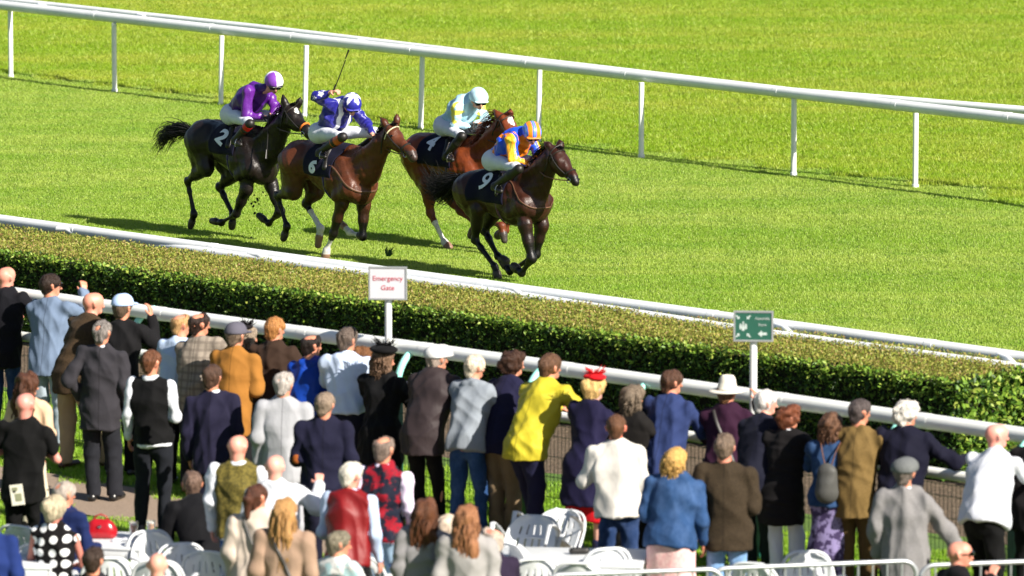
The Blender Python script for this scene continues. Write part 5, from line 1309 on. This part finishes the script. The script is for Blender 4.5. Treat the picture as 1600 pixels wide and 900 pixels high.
q(860, 555, 'brown-haired man in a bright yellow jacket and navy trousers leaning far forward', 1.90, 28, 40, 10, hair=('short', '#5b3f2c'), w=1.06, top=('jacket', fb('#b3a62c', rough=.6)), bot=('trousers', fb('#20203f')), arms=('rail', 'lean'), hem=-.10, step=-.22, shoes=paint('pale_shoe', (.4, .45, .5), .5))
q(929, 591, 'blonde woman with a red hair flower, long navy coat and red skirt', 1.72, 18, 34, 12, fem=True, w=1.08, hair=('updo', '#c7a468'), top=('coat', fb('#1b183a')), bot=('skirt', fb('#b3121d'), .52), arms=rail, hem=-.36, shoes=paint('navy_boot', (.01, .012, .05), .4), skinc='#d8a79a', extra=(('fascinator', fb('#c8121c'), .03),))
q(990, 606, 'woman with grey-brown hair in a dark coat clapping her raised hands', 1.62, 10, 25, 25, fem=True, hair=('bob', '#6f6152'), top=('coat', fb('#1a1716')), bot=('trousers', BLK), arms=('clap', 'clap'))
q(1050, 580, 'brown-haired man in a mid-blue suit jacket', 1.78, 16, 28, 30, w=1.05, hair=('short', '#4a3022'), top=('jacket', fb('#26335c')), bot=('trousers', BLK), arms=rail)
q(1137, 598, 'person in a white brimmed hat and maroon jacket with a dark shoulder strap', 1.68, 10, 20, 15, fem=True, w=1.15, hair=('short', '#6a4a30'), top=('jacket', fb('#34142e')), bot=('trousers', BLK), arms=('rail', 'face'), hem=-.25, extra=(('fedora', fb('#cfcabd'), fb('#8f897b')), ('strap', leather, -1), ('scarf', fb('#8a7a1e'))))
q(1197, 612, 'white-haired man in a dark navy suit jacket and green trousers', 1.76, 20, 30, 40, w=1.05, hair=('short', '#cfcbc8'), top=('jacket', fb('#16182a')), bot=('trousers', fb('#142322')), arms=rail, skinc='#d49a88')
q(1233, 636, 'short auburn-haired woman in a long black coat and white trousers', 1.63, 8, 22, 40, fem=True, w=1.08, hair=('curly', '#6a3a24'), top=('coat', fb('#161315'), WS), bot=('jeans', fb('#c9cde0')), arms=rail, hem=-.30)
q(1299, 648, 'woman with brown hair in a blue denim jacket and long purple patterned skirt', 1.62, 7, 15, 15, fem=True, w=1.08, hair=('bob', '#5f4230'), top=('jacket', fb('#183458', 'denim')), bot=('skirt', fb('#3c3154', 'floral', '#8076a0'), .82), arms=rail, hem=-.06, extra=(('backpack', fb('#4a4a48', rough=.5), tan),))
q(1344, 626, 'dark grey-haired man in an olive brown tweed suit', 1.76, 8, 22, 30, hair=('short', '#4a4140'), top=('jacket', fb('#5d4a28', 'tweed', '#6f5a34')), bot=('trousers', fb('#4d3c22')), arms=rail, hem=-.20)
q(1417, 630, 'white-haired man in a navy jumper with a white shirt collar', 1.76, 12, 20, 35, w=1.12, hair=('curly', '#cfcac2'), top=('jacket', fb('#101026'), WS), bot=('trousers', CHAR), arms=('rail', ((.24, .06, -.17), (.30, .30, -.18))), hem=-.08)
q(1558, 662, 'bald man in a white short-sleeved shirt and black trousers', 1.78, 22, 30, 40, w=1.12, fat=1.1, hair=('none', '#888888'), top=('tee', fb('#c9ccd6', rough=.7)), bot=('trousers', BLK), arms=('rail', 'rail'), skinc='#d9988c', step=-.15)
q(1624, 655, 'person in a black jacket cut off by the right picture edge', 1.72, 12, 20, 10, w=1.1, hair=('short', '#2a201c'), top=('jacket', fb('#141114')), bot=('trousers', BLK), arms=(((.16, .12, -.22), (.22, .36, -.18)), 'rail'))
g2 = 'spectators standing behind the front row'
q(160, 503, 'grey-haired man with a bald patch in a mid-grey suit', 1.76, 2, 12, 15, w=1.02, hair=('short', '#77706c', (0, -.145, .085), .062), top=('jacket', fb('#37353b'), WS), bot=('trousers', fb('#24252c')), arms=('pocket', 'down'), hem=-.20, group=g2)
q(236, 549, 'reddish-haired man in a black sleeveless pullover over a white shirt', 1.77, 2, 10, 20, hair=('short', '#5c3823'), top=('vest', fb('#0a0a0c'), WS), bot=('jeans', fb('#1d2028')), arms=('down', 'bent'), hem=-.02, group=g2)
q(332, 572, 'brown-haired man in a dark violet-navy suit jacket', 1.76, 2, 10, 15, hair=('short', '#4b3529'), top=('jacket', fb('#211f38'), WS), bot=('trousers', NVY), arms=('down', 'bent'), group=g2)
q(444, 583, 'white-haired man in a cream linen suit jacket', 1.76, 2, 8, 20, w=1.05, hair=('short', '#aaa29c', (0, -.145, .085), .055), top=('jacket', fb('#9b9ca1'), WS), bot=('trousers', fb('#9a9ba2')), arms=('down', 'bent'), group=g2)
q(508, 615, 'grey-brown-haired man in a navy blazer with tan elbow patches', 1.74, 2, 8, 15, w=1.06, hair=('short', '#857464'), top=('jacket', NV2), bot=('trousers', NVY), arms=('bent', 'bent'), extra=(('patches', fb('#8a4a1e')),), group=g2)
q(44, 586, 'woman with long brown hair in a beige top beside the bald man in black', 1.66, 2, 20, 35, fem=True, hair=('long', '#4d2d1d'), top=('shirt', fb('#c9a98c')), bot=('skirt', fb('#c8bca8', 'dots', '#1c1a1a'), .75), arms=('bent', 'bent'), group=g2)
q(40, 614, 'bald man in a black t-shirt with a white racecard in his back pocket', 1.76, 2, 8, 20, w=1.10, hair=('none', '#888888'), top=('tee', fb('#080809')), bot=('trousers', fb('#0b0b0d')), arms=('cross', 'cross'), skinc='#d08c80', hem=-.14, extra=(('paper', fb('#d8d4c4'), fb('#8a8c70')),), group=g2)
q(963, 650, 'brown-haired man in a white knitted jumper and blue jeans', 1.76, 2, 5, 5, w=1.08, hair=('short', '#5f3f2a'), top=('shirt', fb('#cbc7c0')), bot=('jeans', JEAN), arms=('cross', 'bent'), hem=-.05, group=g2, skinc='#cc7a66')
q(1056, 704, 'woman with short blonde hair in a blue denim jacket and pink pleated skirt', 1.66, 12, 15, 35, fem=True, w=1.28, hair=('bob', '#c39a58'), top=('jacket', fb('#233f66', 'denim')), bot=('skirt', fb('#d9a4a6', 'brocade', '#e2bdba'), .6), arms=('bent', 'down'), hem=-.05, group=g2)
q(1133, 680, 'man with short greying hair in a dark olive tweed jacket and light blue jeans', 1.77, 2, 6, 12, w=1.08, hair=('short', '#6b5a4c', (0, -.15, .08), .05), top=('jacket', fb('#2c2318', 'tweed', '#3b3022')), bot=('jeans', LJ), arms=('down', 'bent'), group=g2, hem=-.14, skinc='#cf8c78')
q(1414, 720, 'man in a grey flat cap and light grey jacket leaning on the steel barrier', 1.76, 5, 12, 10, w=1.04, hair=('short', '#6c625c'), top=('jacket', fb('#6f6d6e', 'tweed', '#7d7b7c'), WS), bot=('trousers', CHAR), arms=('down', ((.16, .10, -.26), (.30, .18, -.46))), hem=-.18, extra=(('flatcap', fb('#55585a', 'tweed', '#6a6c6c')),), group=g2)
g3 = 'spectators by the tables at the front'
q(372, 680, 'bald man in a green patterned waistcoat over a white shirt', 1.76, 3, 10, 18, w=1.08, hair=('none', '#888888'), top=('vest', fb('#4a4420', 'brocade', '#6a5f2c'), WS), bot=('jeans', fb('#2a5080', 'denim')), arms=('down', 'bent'), skinc='#dc9a88', group=g3)
q(430, 711, 'bald man in a white shirt clapping with raised hands', 1.74, 8, 8, 10, w=1.08, hair=('none', '#888888'), top=('shirt', fb('#cdd0d8', rough=.7)), bot=('trousers', CHAR), arms=('bent', ((.16, .08, -.14), (.14, .26, .03))), skinc='#dfa495', group=g3)
q(600, 683, 'balding man in a red and navy floral waistcoat over a pale pink shirt', 1.78, 2, 12, 15, w=1.04, hair=('ring', '#7a6a60'), top=('vest', fb('#1c2032', 'floral', '#861424'), fb('#dccfe6', rough=.7)), bot=('jeans', fb('#7f97ad', 'denim')), arms=('bent', 'down'), skinc='#c98d72', group=g3)
q(549, 724, 'white-haired man in a red satin waistcoat and pale blue shirt', 1.74, 12, 18, 25, w=1.06, hair=('short', '#d6cfc2'), top=('vest', fb('#741014', 'satin'), PB), bot=('trousers', CHAR), arms=('bent', 'down'), skinc='#d08a78', group=g3)
q(402, 759, 'woman with a brown ponytail in a white top with a thin black strap', 1.68, 3, 15, 25, fem=True, w=1.1, hair=('pony', '#4a2a1c'), top=('coat', fb('#bfb1a4')), bot=('trousers', fb('#c9c0b4')), arms=('down', 'bent'), extra=(('strap', leather, -1, None, .010),), group=g3)
q(446, 784, 'woman with long curly blonde hair in a taupe coat', 1.68, 3, 12, 20, fem=True, w=1.12, hair=('long', '#a97f4e', 1.15), top=('coat', fb('#937a68')), bot=('trousers', CHAR), arms=('down', 'bent'), extra=(('strap', leather, -1, None, .012),), group=g3)
q(664, 784, 'woman with long wavy brown hair in a grey coat', 1.66, 2, 5, 5, fem=True, w=1.1, hair=('long', '#5a3520', .85), top=('coat', fb('#7c7a7c')), bot=('trousers', CHAR), arms=('down', 'bent'), group=g3)
q(730, 794, 'woman with long straight light brown hair in a pale grey coat', 1.66, 2, 8, 10, fem=True, w=1.14, hair=('long', '#8f6142', 1.0), top=('coat', fb('#8f8c8b')), bot=('trousers', CHAR), arms=('down', 'bent'), group=g3)
g4 = 'spectators sitting at the white plastic tables'
q(699, 806, 'white-haired person between the two long-haired women', 1.70, 4, 5, 5, sit=True, hair=('short', '#cdb9a6'), top=('shirt', fb('#8c8c94')), bot=('trousers', CHAR), arms=('lap', 'lap'), group=g4)
q(768, 826, 'balding seated man in a dark purple jacket', 1.74, 8, -25, -20, sit=True, hair=('ring', '#b7a79a'), top=('jacket', fb('#2c2138')), bot=('trousers', CHAR), arms=('lap', 'lap'), group=g4, skinc='#d59a86')
q(530, 832, 'seated grey-haired woman in a white floral shirt, face turned right, holding a phone', 1.64, 8, 40, 30, sit=True, fem=True, w=1.1, hair=('short', '#77705f'), top=('shirt', fb('#d6d8d6', 'floral', '#9fc0c4')), bot=('trousers', CHAR), arms=('lap', ((.10, .10, -.20), (.16, .34, -.10))), extra=(('phone', 'dark phone held up by the seated woman in a white floral shirt'),), group=g4, face=True)
q(300, 738, 'grey-brown-haired man bending down in a black jacket beside the white chairs', 1.76, 30, -30, 20, w=1.1, sit=True, hair=('short', '#6a5448'), top=('jacket', fb('#0e0e13')), bot=('trousers', CHAR), arms=('lap', 'lap'), group=g4)
q(86, 779, 'woman with a blonde-grey updo in a black top with large white dots', 1.66, 4, 15, 20, sit=True, fem=True, w=1.15, hair=('updo', '#b3a68c'), top=('sleeveless', fb('#131012', 'dots', '#e8e8ea')), bot=('trousers', BLK), arms=('lap', 'lap'), group=g4, skinc='#b4766a')
q(101, 754, 'grey-haired seated man in a navy jacket behind the dotted top', 1.70, 6, 40, 10, sit=True, hair=('short', '#a59a90', (0, -.1, .12), .06), top=('jacket', fb('#13204a')), bot=('trousers', NVY), arms=('lap', 'lap'), group=g4)
q(146, 857, 'seated man with short dark hair at the bottom of the picture near the red bag', 1.70, 4, 8, 12, sit=True, hair=('short', '#35271f'), top=('shirt', fb('#2a2a30')), bot=('trousers', CHAR), arms=('lap', 'lap'), group=g4)
q(246, 864, 'bald seated man at the bottom of the picture among the white chairs', 1.70, 4, 5, 5, sit=True, hair=('none', '#999999'), top=('shirt', fb('#d8d8dc')), bot=('trousers', CHAR), arms=('lap', 'lap'), group=g4, skinc='#dca08e')
q(-18, 790, 'person in a royal blue jacket at the bottom left corner', 1.72, 4, 10, 12, hair=('short', '#3a2a22'), top=('jacket', fb('#182a60')), bot=('trousers', NVY), arms=('down', 'down'), group=g4)
q(1500, 846, 'bald man in sunglasses and a black suit seated behind the steel barrier, facing right', 1.74, 8, 70, 20, sit=True, w=1.05, hair=('none', '#999999'), top=('jacket', fb('#100f14'), WS), bot=('trousers', BLK), arms=('lap', ((.02, .14, -.16), (-.06, .26, .02))), extra=(('glasses', eyem),), group=g4, skinc='#cf8f7c', face=True)
# ------------------------------------------------------------------ white plastic chairs, tables, barriers, small things
plast = paint('white_plastic', (.60, .62, .64), .42, .04, 5)
def chair(label, px, py, yaw, tilt=0, ztop=.84, roll=0):
    """monobloc garden chair; the top of its back sits at picture point px, py"""
    w_ = at(px, py, ztop); root = empty('garden_chair', (w_[0], w_[1], 0), -R(yaw), label, 'chair', 'white plastic garden chairs')
    # local: back at y=-.22, sitter faces +y
    m = MB(); nx_, nz_ = 36, 34; vs = []; keep = []
    for j in range(nz_ + 1):
        t = j / nz_; z = .40 + .44 * t; half = .243 * max(.05, 1 - min(1, t) ** 3.2) ** .42
        for i in range(nx_ + 1):
            u = -1 + 2 * i / nx_; x = u * half * (1 + .08 * t); y = -.20 - .11 * t + .07 * u * u; arch = 1.0; vs.append((x, y, .40 + (z - .40) * arch))
    fs = []
    for j in range(nz_):
        for i in range(nx_):
            t = (j + .5) / nz_; u = abs(-1 + 2 * (i + .5) / nx_)
            c_ = int((u * 6.2)); slot = (.22 < t < .80) and u < .72 and (i % 5 == 2) and t < .84 - .4 * u * u and not (.47 < t < .55)
            if not slot: fs.append((j * (nx_ + 1) + i, j * (nx_ + 1) + i + 1, (j + 1) * (nx_ + 1) + i + 1, (j + 1) * (nx_ + 1) + i))
    b = mesh_obj('backrest', vs, fs, plast, root); md = b.modifiers.new('s', 'SOLIDIFY'); md.thickness = .012
    m = MB(); rp = []
    for q_ in range(41):
        t = math.pi * (1 - q_ / 40); z = .42 + .42 * max(0, math.sin(t)) ** .62; tt = (z - .40) / .44
        rp.append(V(.245 * math.copysign(abs(math.cos(t)) ** .55, math.cos(t)), -.195 - .115 * tt, z))
    m.tube(rp, .014, 8); m.build('back_rim', plast, root)
    m = MB(); n_ = 10; sv = [(-.24 + .48 * i / n_, -.20 + .44 * j / n_, .425 - .02 * math.sin(math.pi * j / n_) * math.sin(math.pi * i / n_) - (.03 * (j / n_) ** 6)) for j in range(n_ + 1) for i in range(n_ + 1)]
    sf = [(j * (n_ + 1) + i, j * (n_ + 1) + i + 1, (j + 1) * (n_ + 1) + i + 1, (j + 1) * (n_ + 1) + i) for j in range(n_) for i in range(n_)]
    s_ = mesh_obj('seat', sv, sf, plast, root); md = s_.modifiers.new('s', 'SOLIDIFY'); md.thickness = .018
    for sx in (-1, 1):
        m = MB(); m.tube([V(sx * .24, -.22, .62), V(sx * .275, -.08, .655), V(sx * .28, .1, .655), V(sx * .265, .2, .63), V(sx * .25, .22, .45)], [.014, .026, .028, .022, .018], 8, True, .5); m.build('armrest', plast, root)
        m = MB(); m.tube([V(sx * .22, .20, .42), V(sx * .25, .25, 0)], [.03, .018], 8); m.build('leg', plast, root)
        m = MB(); m.tube([V(sx * .22, -.18, .42), V(sx * .25, -.29, 0)], [.03, .018], 8); m.build('leg', plast, root)
    if tilt or roll:
        root.rotation_mode = 'XYZ'; root.rotation_euler = (R(tilt), R(roll), -R(yaw)); Mx = root.rotation_euler.to_matrix()
        tp = Mx @ Vector((0, -.3, .84)); lo = min((Mx @ Vector((x, y, z))).z for x, y, z in ((.25, .25, 0), (-.25, .25, 0), (.25, -.29, 0), (-.25, -.29, 0), (.28, .1, .66), (-.28, .1, .66), (0, -.3, .84)))
        zt = tp.z - lo; w2 = at(px, py, zt); root.location = Vector(w2) - Vector((tp.x, tp.y, tp.z))
    else:
        rr = rotm(R(yaw)) @ V(0, -.30, 0); root.location = (w_[0] - rr[0], w_[1] - rr[1], 0)
    return root
CH_ = [('garden chair with slotted back standing beside the table with the red bag', 232, 830, 150, 0), ('garden chair tucked behind the slotted one, left of the woman with the ponytail', 282, 850, 165, 0),
 ('garden chair seen from behind right of the bald seated man', 322, 862, 15, 0), ('garden chair at the bottom under the bald seated man, facing the table', 246, 876, 5, 0),
 ('garden chair behind the dark-haired seated man near the red bag', 168, 872, -5, 0), ('garden chair at the left edge below the bald man in black', 27, 822, 30, 0),
 ('garden chair under the woman in the dotted top', 62, 850, 12, 0), ('garden chair leaning forward against the white table, in full sun', 885, 797, 205, 28), ('garden chair leaning on the table with its back in shade', 838, 806, 195, 24),
 ('garden chair right of the table behind the woman in the pink skirt', 950, 857, -20, 0), ('garden chair seen from behind below the middle table', 902, 880, 10, 0), ('garden chair at the bottom left of the middle table', 836, 874, -5, 0),
 ('garden chair behind the balding man in purple', 800, 852, 60, 0), ('garden chair alone behind the steel barrier at the right', 1260, 862, 170, 0),
 ('garden chair under the woman holding a phone', 560, 868, 30, 0), ('garden chair beside the seated bald man in sunglasses', 1175, 880, 20, 0)]
for l_, x_, y_, yw, tl in CH_: chair('white plastic ' + l_, x_, y_, yw, tl)
def table(label, px, py, w_, d_, yaw):
    c = at(px, py, .72); root = empty('garden_table', (c[0], c[1], 0), -R(yaw), label, 'table', 'white plastic garden tables')
    m = MB(); m.box((0, 0, .705), (w_, d_, .03), None, .012); m.build('tabletop', plast, root)
    m = MB()
    for a, b, sx, sy in ((0, d_ / 2 - .02, w_ - .06, .02), (0, -d_ / 2 + .02, w_ - .06, .02), (w_ / 2 - .02, 0, .02, d_ - .085), (-w_ / 2 + .02, 0, .02, d_ - .085)): m.box((a, b, .655), (sx, sy, .068), None, .004)
    m.build('apron', plast, root)
    for a in (-1, 1):
        for b in (-1, 1): m = MB(); m.tube([V(a * (w_ / 2 - .07), b * (d_ / 2 - .07), .69), V(a * (w_ / 2 - .045), b * (d_ / 2 - .045), 0)], [.035, .024], 8); m.build('leg', plast, root)
    return root, c
T1, c1 = table('white plastic table with the red handbag and plastic cups on it', 168, 842, .85, .8, 14)
T2, c2 = table('white plastic table in the middle with chairs leaning on it', 868, 868, 1.6, .85, 6)
T3, c3 = table('white plastic table at the left bottom corner, behind the dotted top', 20, 872, .8, .8, 5)
redl = paint('red_leather', (.34, .008, .014), .22, .12, 12)
p = at(158, 841, .72); hb = empty('handbag', p, R(-6), 'shiny red handbag standing on the white plastic table', 'handbag')
org_obj('bag_body', [([Pr(V(-.07, 0, .06), V(.07, 0, .06), .075, u=Y_, k=1.1), Pr(V(-.05, 0, .12), V(.05, 0, .12), .055, u=Y_, k=1.1)], .05, [(V(0, 0, .003), V(0, 0, -1))])], redl, hb, .010, wrinkle(8, .003, 30))
m = MB(); m.tube([V(-.07, 0, .15) , V(-.05, -.01, .2), V(0, -.015, .22), V(.05, -.01, .2), V(.07, 0, .15)], .007, 8); m.build('handle', redl, hb)
m = MB(); m.box((0, -.078, .12), (.03, .01, .02), None, .003); m.build('clasp', steel, hb)
amber = paint('lager', (.42, .17, .02), .2, .05, 9); cupm, n = newmat('cup_plastic', .15, (.85, .87, .9)); n.b.inputs['Transmission Weight'].default_value = .85
def beer(label, px, py, z=.722, h=.13, full=.8):
    p = at(px, py, z); rt = empty('beer_cup', p, 0, label, 'cup', 'plastic cups on the tables')
    m = MB(); m.tube([V(0, 0, .001), V(0, 0, h)], [.030, .042], 18, False); m.build('cup_wall', cupm, rt)
    m = MB(); m.tube([V(0, 0, .004), V(0, 0, h * full)], [.0275, .036], 18); m.build('beer', amber, rt)
    m = MB(); m.tube([V(0, 0, h * full + .001), V(0, 0, h * full + .014)], [.036, .037], 18); m.build('foam', paint('foam', (.8, .76, .66), .8), rt)
beer('plastic cup of beer on the table edge right of the red bag', 209, 838); beer('second plastic cup of beer, nearest the slotted garden chair', 236, 836)
p = at(905, 866, .722); sg_ = tag(org_obj('sunglasses_case', [([Pr(V(-.06, 0, .03), V(.06, .01, .03), .032)], .02, [(V(0, 0, .002), V(0, 0, -1))])], leather, None, .008), 'small black case lying on the middle white table', 'case'); sg_.location = p
p = at(186, 846, .722)
tag(org_obj('napkin', [([Pr(V(-.04, 0, .01), V(.05, .02, .015), .03, u=V(0, 0, 1), k=2)], .02)], WS, None, .008, wrinkle(3, .006, 60)), 'crumpled white napkin on the table beside the red bag', 'napkin').location = p
# drink held over the fence by the man in yellow, cup held at right
galv = paint('galvanised_steel', (.48, .50, .52), .42, .12, 14, .6)
def barrier(label, pa, pb, zt=1.06):
    A, B = at(*pa, zt), at(*pb, zt); A[2] = B[2] = 0; L = np.linalg.norm(B - A); an = math.atan2(B[1] - A[1], B[0] - A[0])
    rt = empty('crowd_barrier', A, an, label, 'barrier', 'steel crowd barriers')
    r_ = .12; m = MB(); pts = [V(0, 0, .14)]
    for k in range(7): t = math.pi - k / 6 * math.pi / 2; pts.append(V(r_ + r_ * math.cos(t), 0, zt - r_ + r_ * math.sin(t)))
    for k in range(7): t = math.pi / 2 - k / 6 * math.pi / 2; pts.append(V(L - r_ + r_ * math.cos(t), 0, zt - r_ + r_ * math.sin(t)))
    pts.append(V(L, 0, .14)); m.tube(pts, .021, 10); m.tube([V(0, 0, .16), V(L, 0, .16)], .018, 8); m.build('frame', galv, rt)
    nb_ = int(L / .125)
    for i in range(1, nb_): m = MB(); x = L * i / nb_; m.tube([V(x, 0, .17), V(x, 0, zt - .015)], .0085, 6, False); m.build('bar', galv, rt)
    for x in (.3, L - .3): m = MB(); m.tube([V(x, -.28, .02), V(x, -.05, .13), V(x, .05, .13), V(x, .28, .02)], .018, 8); m.build('foot', galv, rt)
barrier('steel crowd barrier at the bottom, left one of three, below the pink skirt', (852, 899), (1128, 889))
barrier('steel crowd barrier at the bottom, middle one, in front of the lone white chair', (1112, 889), (1432, 876))
barrier('steel crowd barrier in the bottom right corner, by the bald man in sunglasses', (1438, 884), (1790, 870))
if 0: print('\n'.join(map(str, LOG)))
